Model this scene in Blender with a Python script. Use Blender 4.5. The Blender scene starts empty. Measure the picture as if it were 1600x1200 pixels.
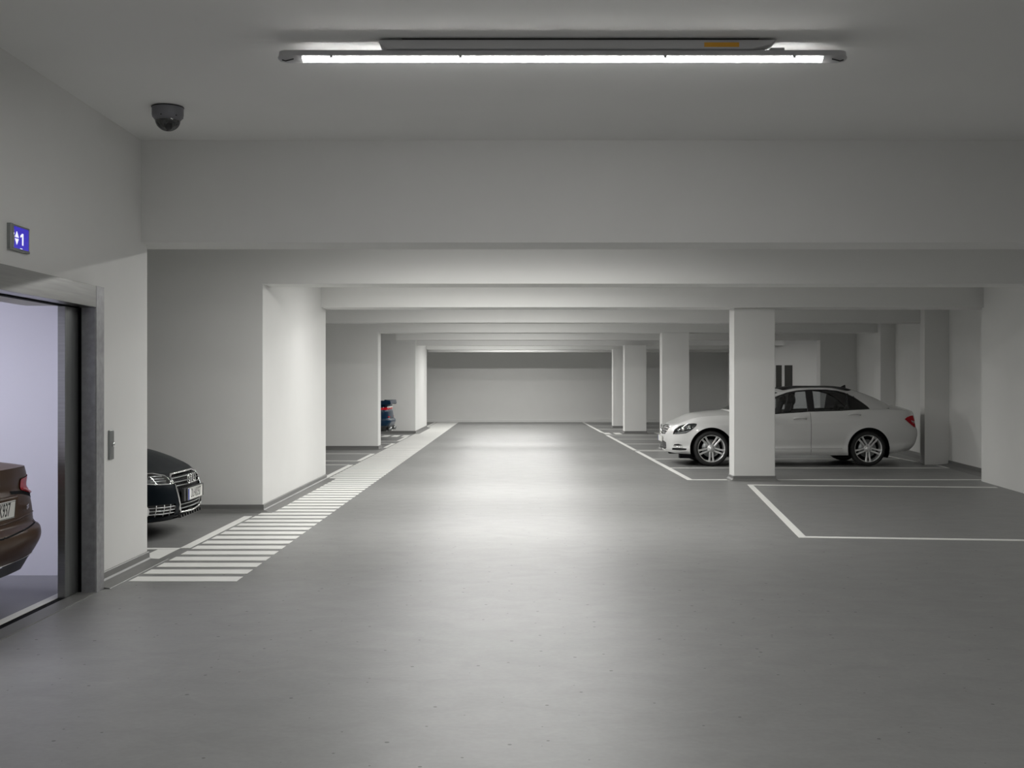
import bpy, bmesh, math, random
import numpy as np
from mathutils import Vector, Matrix

random.seed(4)
PI = math.pi
SC = bpy.context.scene
COL = SC.collection

# ------------------------------------------------------------------ camera, world, exposure
cam_d = bpy.data.cameras.new('camera')
cam_d.sensor_width = 36.0
cam_d.lens = 1830.0 / 1600.0 * 36.0
cam_d.clip_start = 0.05
cam_d.clip_end = 200
cam = bpy.data.objects.new('camera', cam_d)
COL.objects.link(cam)
cam.location = (0, 0, 1.436)
cam.rotation_euler = (PI / 2, 0, 0)
SC.camera = cam

world = bpy.data.worlds.new('world')
SC.world = world
world.use_nodes = True
world.node_tree.nodes['Background'].inputs[0].default_value = (0.0, 0.0, 0.0, 1)
world.node_tree.nodes['Background'].inputs[1].default_value = 0.0

vs = SC.view_settings
vs.view_transform = 'Standard'
vs.look = 'None'
vs.gamma = 1.0
vs.use_curve_mapping = False
vs.exposure = 0.0

# strengths of the room's own lamps (the lamps themselves are built further down)
TUBE_NEAR = 43.0       # fluorescent diffuser over the near bay
TUBE_FAR = 142.0        # fluorescent diffusers between the beams
LIFT_LAMP = 10.0        # light panel in the ceiling of the car lift


# ------------------------------------------------------------------ materials
def new_mat(name):
    m = bpy.data.materials.new(name)
    m.use_nodes = True
    return m, m.node_tree.nodes, m.node_tree.links, m.node_tree.nodes['Principled BSDF']


def plain(name, col, rough=0.5, metal=0.0, coat=0.0, spec=0.5, emit=None, estr=0.0, noise=0.0, nscale=8.0, bump=0.0):
    m, N, L, b = new_mat(name)
    b.inputs['Base Color'].default_value = (*col, 1)
    b.inputs['Roughness'].default_value = rough
    b.inputs['Metallic'].default_value = metal
    b.inputs['Coat Weight'].default_value = coat
    b.inputs['Coat Roughness'].default_value = 0.04
    b.inputs['Specular IOR Level'].default_value = spec
    if emit:
        b.inputs['Emission Color'].default_value = (*emit, 1)
        b.inputs['Emission Strength'].default_value = estr
    if noise or bump:
        tc = N.new('ShaderNodeTexCoord')
        n = N.new('ShaderNodeTexNoise')
        n.inputs['Scale'].default_value = nscale
        n.inputs['Detail'].default_value = 4
        L.new(tc.outputs['Object'], n.inputs['Vector'])
        if noise:
            r = N.new('ShaderNodeMapRange')
            r.inputs['To Min'].default_value = 1 - noise
            r.inputs['To Max'].default_value = 1 + noise
            L.new(n.outputs['Fac'], r.inputs['Value'])
            mx = N.new('ShaderNodeVectorMath')
            mx.operation = 'SCALE'
            mx.inputs[0].default_value = col
            L.new(r.outputs[0], mx.inputs['Scale'])
            L.new(mx.outputs[0], b.inputs['Base Color'])
        if bump:
            bp = N.new('ShaderNodeBump')
            bp.inputs['Strength'].default_value = bump
            bp.inputs['Distance'].default_value = 0.01
            L.new(n.outputs['Fac'], bp.inputs['Height'])
            L.new(bp.outputs[0], b.inputs['Normal'])
    return m


def floor_mat():
    m, N, L, b = new_mat('polished_concrete')
    tc = N.new('ShaderNodeTexCoord')
    mp = N.new('ShaderNodeMapping')
    mp.inputs['Scale'].default_value = (1.1, 1.5, 1)
    L.new(tc.outputs['Object'], mp.inputs['Vector'])
    n1 = N.new('ShaderNodeTexNoise')
    n1.inputs['Scale'].default_value = 3.0
    n1.inputs['Detail'].default_value = 9
    n1.inputs['Roughness'].default_value = 0.62
    n1.inputs['Distortion'].default_value = 0.6
    L.new(mp.outputs[0], n1.inputs['Vector'])
    n2 = N.new('ShaderNodeTexNoise')
    n2.inputs['Scale'].default_value = 34
    n2.inputs['Detail'].default_value = 4
    L.new(tc.outputs['Object'], n2.inputs['Vector'])
    r1 = N.new('ShaderNodeMapRange')
    r1.inputs['From Min'].default_value = 0.3
    r1.inputs['From Max'].default_value = 0.7
    r1.inputs['To Min'].default_value = 0.91
    r1.inputs['To Max'].default_value = 1.07
    L.new(n1.outputs['Fac'], r1.inputs['Value'])
    r2 = N.new('ShaderNodeMapRange')
    r2.inputs['From Min'].default_value = 0.3
    r2.inputs['From Max'].default_value = 0.7
    r2.inputs['To Min'].default_value = 0.96
    r2.inputs['To Max'].default_value = 1.04
    L.new(n2.outputs['Fac'], r2.inputs['Value'])
    mu = N.new('ShaderNodeMath')
    mu.operation = 'MULTIPLY'
    L.new(r1.outputs[0], mu.inputs[0])
    L.new(r2.outputs[0], mu.inputs[1])
    # small dark pits
    vo = N.new('ShaderNodeTexVoronoi')
    vo.voronoi_dimensions = '2D'
    vo.inputs['Scale'].default_value = 6.0
    vo.inputs['Randomness'].default_value = 1.0
    L.new(tc.outputs['Object'], vo.inputs['Vector'])
    sep = N.new('ShaderNodeSeparateColor')
    L.new(vo.outputs['Color'], sep.inputs[0])
    rad = N.new('ShaderNodeMapRange')      # a random radius per cell; most cells have none
    rad.inputs['From Min'].default_value = 0.6
    rad.inputs['From Max'].default_value = 1.0
    rad.inputs['To Min'].default_value = 0.0
    rad.inputs['To Max'].default_value = 0.060
    L.new(sep.outputs[0], rad.inputs['Value'])
    lt = N.new('ShaderNodeMath')
    lt.operation = 'LESS_THAN'
    L.new(vo.outputs['Distance'], lt.inputs[0])
    L.new(rad.outputs[0], lt.inputs[1])
    pit = N.new('ShaderNodeMapRange')
    pit.inputs['To Min'].default_value = 1.0
    pit.inputs['To Max'].default_value = 0.35
    L.new(lt.outputs[0], pit.inputs['Value'])
    mu2 = N.new('ShaderNodeMath')
    mu2.operation = 'MULTIPLY'
    L.new(mu.outputs[0], mu2.inputs[0])
    L.new(pit.outputs[0], mu2.inputs[1])
    sc = N.new('ShaderNodeVectorMath')
    sc.operation = 'SCALE'
    sc.inputs[0].default_value = (0.232, 0.233, 0.229)
    L.new(mu2.outputs[0], sc.inputs['Scale'])
    L.new(sc.outputs[0], b.inputs['Base Color'])
    rr = N.new('ShaderNodeMapRange')
    rr.inputs['From Min'].default_value = 0.3
    rr.inputs['From Max'].default_value = 0.7
    rr.inputs['To Min'].default_value = 0.42
    rr.inputs['To Max'].default_value = 0.41
    L.new(n1.outputs['Fac'], rr.inputs['Value'])
    L.new(rr.outputs[0], b.inputs['Roughness'])
    b.inputs['Specular IOR Level'].default_value = 0.36
    bp = N.new('ShaderNodeBump')
    bp.inputs['Strength'].default_value = 0.05
    bp.inputs['Distance'].default_value = 0.004
    L.new(n2.outputs['Fac'], bp.inputs['Height'])
    L.new(bp.outputs[0], b.inputs['Normal'])
    return m


def brushed_mat(name, col, rough, vertical=False, scale=60):
    m, N, L, b = new_mat(name)
    tc = N.new('ShaderNodeTexCoord')
    mp = N.new('ShaderNodeMapping')
    mp.inputs['Scale'].default_value = (1, 1, 0.03) if vertical else (0.04, 0.04, 1)
    n = N.new('ShaderNodeTexNoise')
    n.inputs['Scale'].default_value = scale
    n.inputs['Detail'].default_value = 5
    L.new(tc.outputs['Object'], mp.inputs[0])
    L.new(mp.outputs[0], n.inputs['Vector'])
    r = N.new('ShaderNodeMapRange')
    r.inputs['To Min'].default_value = 0.75
    r.inputs['To Max'].default_value = 1.2
    L.new(n.outputs['Fac'], r.inputs['Value'])
    sc = N.new('ShaderNodeVectorMath')
    sc.operation = 'SCALE'
    sc.inputs[0].default_value = col
    L.new(r.outputs[0], sc.inputs['Scale'])
    L.new(sc.outputs[0], b.inputs['Base Color'])
    b.inputs['Metallic'].default_value = 1.0
    b.inputs['Roughness'].default_value = rough
    b.inputs['Anisotropic'].default_value = 0.5
    return m


def glass_mat(name, tint=(0.78, 0.80, 0.81), gloss=0.10):
    m = bpy.data.materials.new(name)
    m.use_nodes = True
    N, L = m.node_tree.nodes, m.node_tree.links
    N.clear()
    out = N.new('ShaderNodeOutputMaterial')
    tr = N.new('ShaderNodeBsdfTransparent')
    tr.inputs[0].default_value = (*tint, 1)
    gl = N.new('ShaderNodeBsdfGlossy')
    gl.inputs['Roughness'].default_value = 0.03
    mix = N.new('ShaderNodeMixShader')
    fr = N.new('ShaderNodeFresnel')
    fr.inputs[0].default_value = 1.45
    ad = N.new('ShaderNodeMath')
    ad.operation = 'ADD'
    ad.use_clamp = True
    ad.inputs[1].default_value = gloss - 0.04
    L.new(fr.outputs[0], ad.inputs[0])
    L.new(ad.outputs[0], mix.inputs[0])
    L.new(tr.outputs[0], mix.inputs[1])
    L.new(gl.outputs[0], mix.inputs[2])
    L.new(mix.outputs[0], out.inputs[0])
    return m


M = {}
M['floor'] = floor_mat()
M['wall'] = plain('white_plaster', (0.74, 0.74, 0.725), 0.85, noise=0.02, nscale=3, bump=0.03)
M['ceil'] = plain('painted_ceiling', (0.84, 0.84, 0.825), 0.9, noise=0.02, nscale=2)
M['skirt'] = plain('grey_skirting', (0.17, 0.17, 0.165), 0.45, noise=0.06, nscale=6)
M['paint'] = plain('white_road_paint', (0.84, 0.84, 0.81), 0.55, noise=0.04, nscale=12)
M['lift_wall'] = plain('lift_cabin_panel', (0.60, 0.60, 0.69), 0.55)
M['lift_floor'] = plain('lift_floor_sheet', (0.17, 0.17, 0.19), 0.4, noise=0.1, nscale=4)
M['steel'] = brushed_mat('brushed_steel', (0.32, 0.32, 0.315), 0.30)
M['steel_dark'] = brushed_mat('brushed_steel_dark', (0.33, 0.34, 0.34), 0.38, True)
M['galv'] = plain('galvanised_steel', (0.30, 0.30, 0.31), 0.45, metal=0.7, noise=0.35, nscale=22)
M['black'] = plain('black_gap_and_shade', (0.004, 0.004, 0.005), 0.7, spec=0.05)
M['rubber'] = plain('tyre_rubber', (0.022, 0.022, 0.022), 0.75, noise=0.1, nscale=30)
M['alloy'] = plain('alloy_silver', (0.78, 0.78, 0.78), 0.35, metal=0.6, noise=0.03, nscale=20)
M['chrome'] = plain('chrome', (0.80, 0.80, 0.80), 0.12, metal=1.0)
M['plastic'] = plain('black_plastic', (0.018, 0.018, 0.019), 0.4, noise=0.05, nscale=30)
M['interior'] = plain('car_interior', (0.012, 0.012, 0.014), 0.8, noise=0.1, nscale=18)
M['glass'] = glass_mat('window_glass')
M['tint'] = glass_mat('tinted_glass', (0.05, 0.05, 0.055), 0.10)
M['lens'] = glass_mat('lamp_lens', (0.85, 0.87, 0.88), 0.10)
M['red_lens'] = plain('red_lamp_lens', (0.46, 0.004, 0.014), 0.25, spec=0.12)
M['paint_white'] = plain('white_car_paint', (0.70, 0.70, 0.69), 0.33, coat=0.7)
M['paint_brown'] = plain('brown_car_paint', (0.058, 0.028, 0.012), 0.32, coat=0.04, spec=0.09)
M['paint_black'] = plain('black_blue_car_paint', (0.005, 0.008, 0.011), 0.34, coat=0.02, spec=0.05)
M['paint_blue'] = plain('dark_blue_car_paint', (0.004, 0.022, 0.052), 0.28, coat=0.05, spec=0.12)
M['roof_glass'] = plain('black_roof_glass', (0.003, 0.003, 0.004), 0.3, spec=0.04)
M['plate'] = plain('number_plate_white', (0.80, 0.80, 0.76), 0.4)
M['plate_blue'] = plain('number_plate_blue', (0.01, 0.04, 0.35), 0.4)
M['letter'] = plain('black_lettering', (0.01, 0.01, 0.01), 0.5)
M['white_plastic'] = plain('grey_white_plastic', (0.55, 0.55, 0.56), 0.4)
M['cctv_grey'] = plain('grey_cast_housing', (0.17, 0.17, 0.19), 0.45)
M['sticker'] = plain('orange_sticker', (0.75, 0.38, 0.03), 0.5)
M['screen'] = plain('blue_display', (0.02, 0.015, 0.3), 0.2, emit=(0.036, 0.022, 0.48), estr=0.75)
M['screen_white'] = plain('display_white', (0.8, 0.8, 0.85), 0.3, emit=(0.9, 0.9, 1.0), estr=0.85)
M['metal_door'] = plain('dark_metal_door', (0.035, 0.035, 0.03), 0.5, noise=0.1, nscale=5)
M['tube'] = plain('tube_glow', (0.9, 0.9, 0.9), 0.4, emit=(1.0, 0.99, 0.965), estr=TUBE_NEAR)
M['tube_far'] = plain('tube_glow_far', (0.9, 0.9, 0.9), 0.4, emit=(1.0, 0.99, 0.965), estr=TUBE_FAR)
M['tube_fill'] = plain('tube_glow_fill', (0.9, 0.9, 0.9), 0.4, emit=(1.0, 0.99, 0.965), estr=TUBE_FAR * 0.28)
M['tube_back'] = plain('tube_glow_back', (0.9, 0.9, 0.9), 0.4, emit=(1.0, 0.99, 0.965), estr=TUBE_FAR * 0.68)
M['lift_lamp'] = plain('lift_lamp_glow', (0.9, 0.9, 0.9), 0.4, emit=(0.93, 0.93, 1.0), estr=LIFT_LAMP)


# ------------------------------------------------------------------ object helpers
def link(name, mesh, parent=None):
    o = bpy.data.objects.new(name, mesh)
    COL.objects.link(o)
    if parent is not None:
        o.parent = parent
    return o


def tag(o, label=None, cat=None, group=None, kind=None):
    if label:
        o['label'] = label
    if cat:
        o['category'] = cat
    if group:
        o['group'] = group
    if kind:
        o['kind'] = kind
    return o


def empty(name, loc=(0, 0, 0), parent=None):
    o = bpy.data.objects.new(name, None)
    COL.objects.link(o)
    o.location = loc
    if parent is not None:
        o.parent = parent
    return o


def add_box(bm, x0, x1, y0, y1, z0, z1):
    vsx = [bm.verts.new((x, y, z)) for x in (x0, x1) for y in (y0, y1) for z in (z0, z1)]
    for f in ((0, 1, 3, 2), (4, 6, 7, 5), (0, 4, 5, 1), (2, 3, 7, 6), (0, 2, 6, 4), (1, 5, 7, 3)):
        bm.faces.new([vsx[i] for i in f])
    return vsx


def from_bm(name, bm, mat, parent=None, smooth=False, bevel=0.0, seg=2, recalc=True):
    if recalc:
        bmesh.ops.recalc_face_normals(bm, faces=bm.faces)
    me = bpy.data.meshes.new(name)
    bm.to_mesh(me)
    bm.free()
    if isinstance(mat, (list, tuple)):
        for k in mat:
            me.materials.append(k)
    else:
        me.materials.append(mat)
    o = link(name, me, parent)
    if smooth:
        me.polygons.foreach_set('use_smooth', [True] * len(me.polygons))
    if bevel:
        md = o.modifiers.new('bevel', 'BEVEL')
        md.width = bevel
        md.segments = seg
        md.limit_method = 'ANGLE'
    return o


def box(name, x0, x1, y0, y1, z0, z1, mat, parent=None, bevel=0.0, seg=2):
    bm = bmesh.new()
    add_box(bm, x0, x1, y0, y1, z0, z1)
    return from_bm(name, bm, mat, parent, bevel=bevel, seg=seg)


def prism(name, pts, z0, z1, mat, parent=None, bevel=0.0):
    bm = bmesh.new()
    a = [bm.verts.new((x, y, z0)) for x, y in pts]
    b = [bm.verts.new((x, y, z1)) for x, y in pts]
    n = len(pts)
    bm.faces.new(a)
    bm.faces.new(b)
    for i in range(n):
        bm.faces.new((a[i], a[(i + 1) % n], b[(i + 1) % n], b[i]))
    return from_bm(name, bm, mat, parent, bevel=bevel)


def offset_path(pts, d, closed):
    """Shift a plan polyline sideways by d (to its left) with mitred corners."""
    n = len(pts)
    out = []
    for i in range(n):
        p = Vector(pts[i])
        dirs = []
        if closed or i > 0:
            dirs.append((p - Vector(pts[i - 1])).normalized())
        if closed or i < n - 1:
            dirs.append((Vector(pts[(i + 1) % n]) - p).normalized())
        ns = [Vector((-t.y, t.x)) for t in dirs]
        if len(ns) == 1:
            q = p + ns[0] * d
        else:
            h = (ns[0] + ns[1]).normalized()
            q = p + h * (d / max(0.3, h.dot(ns[0])))
        out.append((q.x, q.y))
    return out


def skirting(name, pts, closed, parent=None, height=0.083, reach=0.13, kind=None):
    """Baseboard with a cove strip at its foot, following a plan path (room on its left-hand side)."""
    prof = [(0.0005, height), (0.010, height), (0.014, height - 0.006), (0.016, 0.034), (0.026, 0.022),
            (reach * 0.55, 0.012), (reach, 0.004), (reach + 0.003, 0.0004)]
    bm = bmesh.new()
    rows = []
    for d, z in prof:
        rows.append([bm.verts.new((x, y, z)) for x, y in offset_path(pts, d, closed)])
    n = len(pts)
    for r0, r1 in zip(rows, rows[1:]):
        for i in range(n if closed else n - 1):
            j = (i + 1) % n
            bm.faces.new((r0[i], r0[j], r1[j], r1[i]))
    o = from_bm(name, bm, M['skirt'], parent, recalc=False)
    if kind:
        tag(o, kind=kind)
    return o


def tube(name, pts, r, mat, parent=None, seg=8, closed=False, flat=1.0):
    bm = bmesh.new()
    P = [Vector(p) for p in pts]
    n = len(P)
    rings = []
    for i, p in enumerate(P):
        if closed:
            t = (P[(i + 1) % n] - P[i - 1]).normalized()
        else:
            t = (P[min(i + 1, n - 1)] - P[max(i - 1, 0)]).normalized()
        up = Vector((0, 0, 1)) if abs(t.z) < 0.9 else Vector((1, 0, 0))
        a = t.cross(up).normalized()
        b = a.cross(t).normalized()
        rings.append([bm.verts.new(p + a * (r * flat * math.cos(2 * PI * k / seg)) + b * (r * math.sin(2 * PI * k / seg))) for k in range(seg)])
    m = n if closed else n - 1
    for i in range(m):
        A, B = rings[i], rings[(i + 1) % n]
        for k in range(seg):
            bm.faces.new((A[k], A[(k + 1) % seg], B[(k + 1) % seg], B[k]))
    if not closed:
        bm.faces.new(rings[0])
        bm.faces.new(rings[-1])
    return from_bm(name, bm, mat, parent, smooth=True)


def lathe(name, prof, mat, parent=None, seg=40, axis='Z', smooth=True, cap=False):
    """prof = (radius, height) pairs turned about an axis."""
    bm = bmesh.new()
    rings = []
    for r, h in prof:
        ring = []
        for k in range(seg):
            a = 2 * PI * k / seg
            c, s = r * math.cos(a), r * math.sin(a)
            ring.append(bm.verts.new({'Z': (c, s, h), 'Y': (c, h, s), 'X': (h, c, s)}[axis]))
        rings.append(ring)
    for A, B in zip(rings, rings[1:]):
        for k in range(seg):
            bm.faces.new((A[k], A[(k + 1) % seg], B[(k + 1) % seg], B[k]))
    if cap:
        for ring in (rings[0], rings[-1]):
            try:
                bm.faces.new(ring)
            except ValueError:
                pass
    bmesh.ops.remove_doubles(bm, verts=bm.verts, dist=1e-6)
    return from_bm(name, bm, mat, parent, smooth=smooth)


def text(name, body, size, loc, rot, mat, parent, sx=1.0, depth=0.001, align='CENTER'):
    cu = bpy.data.curves.new(name, 'FONT')
    cu.body = body
    cu.size = size
    cu.align_x = align
    cu.align_y = 'CENTER'
    cu.extrude = depth
    cu.offset = 0.0008
    cu.resolution_u = 3
    cu.materials.append(mat)
    o = bpy.data.objects.new(name, cu)
    COL.objects.link(o)
    o.parent = parent
    o.location = loc
    o.parent = None
    dg = bpy.context.evaluated_depsgraph_get()
    dg.update()
    me = bpy.data.meshes.new_from_object(o.evaluated_get(dg))
    bpy.data.objects.remove(o)
    o = link(name, me, parent)
    o.location = loc
    o.rotation_euler = rot
    o.scale = (sx, 1, 1)
    return o


# ------------------------------------------------------------------ the room
ZB = 2.562            # underside of every beam
ZN, ZF = 3.376, 3.0   # ceilings: near bay, farther bays


def WR(d):            # right wall, set back between its piers
    return 7.54 + 0.115 * (d - 18.85)


def NR(d):            # right wall, near part standing proud
    return 6.72 + 0.113 * (d - 15.4)


floor = box('floor', -9.0, 10.0, -3.2, 44.3, -0.2, 0.0, M['floor'])
tag(floor, 'grey polished concrete floor of the car park with fine dark pits', 'floor', kind='structure')

ceil = prism('ceiling', [(-9, -3.2), (10, -3.2), (10, 9.5), (-9, 9.5)], ZN, ZN + 0.2, M['ceil'])
tag(ceil, 'higher grey painted ceiling over the near bay, carrying the lit tube', 'ceiling', kind='structure')
ceil2 = box('ceiling', -9, 10, 9.5, 44.3, ZF, ZF + 0.2, M['ceil'])
tag(ceil2, 'lower grey ceiling hidden between the row of beams', 'ceiling', kind='structure')

# lift shaft wall on the left, with the lift opening (y 5.15 .. 8.06, up to z 1.965)
bm = bmesh.new()
add_box(bm, -3.35, -2.95, -3.2, 5.15, 0, ZN)
add_box(bm, -3.045, -2.95, 8.07, 8.80, 0, ZN)
add_box(bm, -3.35, -2.95, 8.80, 9.47, 0, ZN)
add_box(bm, -3.35, -2.95, 5.15, 8.07, 1.975, ZN)
w = from_bm('wall_left', bm, M['wall'])
tag(w, 'white near left wall holding the car lift opening and floor display', 'wall', kind='structure')
box('shaft_side', -9.0, -3.35, 9.0, 9.47, 0, ZN, M['wall'], w)
skirting('baseboard', [(-8.7, 9.47), (-2.95, 9.47), (-2.95, 8.21)], False, w)
skirting('baseboard', [(-2.95, 5.0), (-2.95, -3.1)], False, w)

w = box('wall_back_left', -9.0, -8.6, 9.47, 44.0, 0, ZF, M['wall'])
tag(w, 'white outer wall closing the left parking bays', 'wall', kind='structure')
w = box('wall_far', -9.0, 8.6, 43.85, 44.2, 0, ZF, M['wall'])
tag(w, 'pale grey far end wall closing the driving lane', 'wall', kind='structure')
box('plinth', -8.6, 8.05, 43.80, 43.85, 0.0, 0.11, M['wall'], w, bevel=0.01)
w = box('wall_behind', -9.0, 10, -3.4, -3.2, 0, ZN, M['wall'])
tag(w, 'white wall behind the viewpoint', 'wall', kind='structure')

w = prism('wall_right', [(NR(-3.2), -3.2), (NR(17.3), 17.3), (10.0, 17.3), (10.0, -3.2)], 0, ZN, M['wall'])
tag(w, 'white near right wall, cut off by the frame edge beside the white bay', 'wall', kind='structure')
w = prism('wall_right_recessed', [(WR(17.3), 17.3), (WR(30.3), 30.3), (10.0, 30.3), (10.0, 17.3)], 0, ZF, M['wall'])
tag(w, 'recessed white right wall with grey baseboard behind the white sedan', 'wall', kind='structure')
skirting('baseboard', [(WR(17.31), 17.31), (WR(20.8), 20.8)], False, w, reach=0.20)
skirting('baseboard', [(WR(21.5), 21.5), (WR(25.3), 25.3)], False, w, reach=0.16)
skirting('baseboard', [(WR(26.0), 26.0), (WR(29.9), 29.9)], False, w, reach=0.16)

for pts, lab in (([(7.33, 20.8), (7.49, 21.5), (WR(21.5) + .05, 21.5), (WR(20.8) + .05, 20.8)], 'narrow white wall pier directly behind the tail of the white sedan'),
                 ([(7.96, 25.3), (8.04, 26.0), (WR(26.0) + .05, 26.0), (WR(25.3) + .05, 25.3)], 'narrow white wall pier seen above the boot of the white sedan')):
    p = prism('wall_pier', pts, 0, ZF, M['wall'])
    tag(p, lab, 'pier', kind='structure')

w = box('wall_cross_right', 7.88, 9.6, 29.95, 30.3, 0, ZF, M['wall'])
tag(w, 'shaded grey cross wall beyond the white sedan roof', 'wall', kind='structure')
w = prism('wall_core', [(7.75, 34.6), (9.8, 34.6), (9.8, 43.9), (8.04, 43.9)], 0, ZF, M['wall'])
tag(w, 'pale wall block with a dark door behind the white sedan windows', 'wall', kind='structure')
dr = empty('door_1', (8.03, 34.6, 0))
tag(dr, 'dark metal double door in the pale wall block behind the white sedan', 'door', kind='structure')
box('door_frame', -0.27, 0.27, -0.03, 0.0, 0.0, 2.03, M['wall'], dr)
for a, b_ in ((-0.24, -0.07), (0.015, 0.245)):
    lf = box('door_leaf', a, b_, -0.05, -0.03, 0.01, 1.99, M['metal_door'], dr, bevel=0.004)
box('door_handle', -0.10, -0.08, -0.09, -0.05, 1.0, 1.12, M['chrome'], dr)

# beams: (front, back, left end, right end, label)
BEAMS = [
    (9.32, 9.79, -8.6, 6.4, 'nearest and largest white ceiling beam crossing the full width'),
    (13.15, 13.63, -2.80, 7.1, 'second white beam from the front, flush with the big left column'),
    (17.18, 17.76, -2.82, 7.35, 'third white beam from the front, above the near right column'),
    (21.46, 21.88, -8.59, 7.86, 'fourth white beam from the front, right above the third one edge'),
    (25.60, 26.15, -2.93, 8.3, 'fifth white beam from the front, with a dark line under it'),
    (29.90, 30.32, -2.97, 7.9, 'sixth white beam, its left end free over the blue car'),
    (34.20, 34.59, -2.79, 7.94, 'seventh white beam, meeting the third left column'),
    (38.10, 38.6, -2.79, 8.1, 'eighth thin-looking beam close to the far wall'),
    (41.40, 41.8, -2.96, 8.1, 'last thin-looking beam just before the far wall'),
]
for y0, y1, x0, x1, lab in BEAMS:
    b = box('beam', x0, x1, y0, y1, ZB, ZN if y0 < 10 else ZF, M['wall'])
    tag(b, lab, 'beam', kind='structure')

# columns: (x0, x1, y0, y1, skirting reach, label)
COLS = [
    (-8.6, -2.80, 13.15, 17.60, .13, 'largest white column on the left, behind the black car nose'),
    (-4.08, -2.93, 25.60, 26.15, .10, 'second white column on the left, hiding half of the blue car'),
    (-8.6, -2.79, 33.8, 38.3, .12, 'farthest white column on the left, behind the blue car tail'),
    (3.29, 3.90, 17.36, 17.74, .07, 'nearest right column, standing in front of the white sedan'),
    (3.28, 3.88, 25.62, 26.0, .07, 'second right column, behind the nose of the white sedan'),
    (3.25, 3.88, 33.8, 34.3, .08, 'third right column from the front, left of the white sedan'),
    (3.28, 3.89, 38.0, 38.5, .08, 'farthest right column, partly hidden behind the third one'),
]
for x0, x1, y0, y1, rc, lab in COLS:
    c = box('column', x0, x1, y0, y1, 0, ZB if x0 > 0 else ZF - .002, M['wall'], bevel=0.008 if x0 > 0 else 0)
    tag(c, lab, 'column', kind='structure')
    if x0 < -8:
        skirting('baseboard', [(x0, y1), (x1, y1), (x1, y0), (x0, y0)], False, c, reach=rc)
    else:
        skirting('baseboard', [(x0, y1), (x1, y1), (x1, y0), (x0, y0)], True, c, height=0.075 if x0 > 0 else .083, reach=rc)

# ------------------------------------------------------------------ floor paint
TH = 0.003


def line_quad(pts, name='parking_line', z=TH):
    return prism(name, pts, 0.0002, z, M['paint'], floor)


def xline(y, x0, x1, wd=0.10):
    return line_quad([(x0, y - wd / 2), (x1, y - wd / 2), (x1, y + wd / 2), (x0, y + wd / 2)])


def yline(x, y0, y1, wd=0.085):
    return line_quad([(x - wd / 2, y0), (x + wd / 2, y0), (x + wd / 2, y1), (x - wd / 2, y1)])


# right: long lane edge and the bay dividers
for y0, y1 in ((17.50, 25.02), (25.32, 32.9), (34.5, 43.78)):
    yline(2.665, y0, y1)
xline(17.55, 2.71, 3.22, .11)
xline(17.55, 3.98, WR(17.55) - .2, .11)
xline(20.02, 2.71, 7.50)
for y in (22.42, 25.04, 25.42, 28.0, 30.5, 32.86, 37.2, 40.3):
    xline(y, 2.71, 7.45 if y < 25.1 else 7.6, .09)
line_quad([(7.46, 20.0), (7.55, 20.0), (7.55, 20.6), (7.46, 20.6)])
line_quad([(7.42, 21.6), (7.50, 21.6), (7.56, 25.3), (7.48, 25.3)])
# the skewed near bay
dv = Vector((-0.677, -5.77)).normalized()
nv = Vector((-dv.y, dv.x))
if nv.x < 0:
    nv = -nv
A = Vector((3.355, 16.70))
B = Vector((2.678, 10.93))
line_quad([tuple(A), tuple(A + nv * .075), tuple(B + nv * .075), tuple(B)])
for p, e in ((A, 3.40), (B, 3.6)):
    q0 = p + nv * 0.075
    q1 = p + nv * e
    t = dv * (0.11 if p is A else -0.11)
    line_quad([tuple(q0), tuple(q1), tuple(q1 + t), tuple(q0 + t)])
# small crossing marks on the right and left
for k in range(14):
    x = 2.66 + k * 0.305
    if 3.12 < x < 3.95:
        continue
    line_quad([(x, 33.45), (x + .19, 33.45), (x + .19, 34.42), (x, 34.42)], 'crossing_dash')
for k in range(10):
    x = -3.02 - k * 0.27
    line_quad([(x, 31.8), (x + .17, 31.8), (x + .17, 32.75), (x, 32.75)], 'crossing_dash')
# left: edge line of the walkway and the bay dividers
for y0, y1 in ((10.24, 12.70), (17.85, 20.8), (21.8, 24.1), (26.35, 28.3), (29.4, 31.7), (38.6, 43.78)):
    yline(-2.86, y0, y1, .085)
for y in (10.20, 20.8, 21.85, 24.1, 28.35, 29.4, 38.7):
    xline(y, -8.0, -2.9, .09)
line_quad([(-3.07, 9.68), (-3.04, 9.60), (-2.98, 9.54), (-2.92, 9.545), (-2.90, 9.60), (-2.90, 10.15), (-3.07, 10.15)], 'paint_patch')

cw = empty('crosswalk', (-2.395, 8.515, 0))
tag(cw, 'long white striped pedestrian walkway running along the left side of the lane', 'crosswalk', kind='structure')
bm = bmesh.new()
add_box(bm, -0.392, 0.392, 0.0, 0.206, 0.0002, TH)
st0 = from_bm('stripe', bm, M['paint'], cw)
n_st = 0
for k in range(0, 106):
    y = 0.333 * k
    s = st0 if k == 0 else st0.copy()
    if k:
        COL.objects.link(s)
        s.parent = cw
    s.location = (0, y, 0)
    d = 8.515 + y
    if 12.9 < d < 17.7:          # the column's cove strip covers the stripe ends here
        s.scale.x = 0.84
        s.location.x = 0.062


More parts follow.
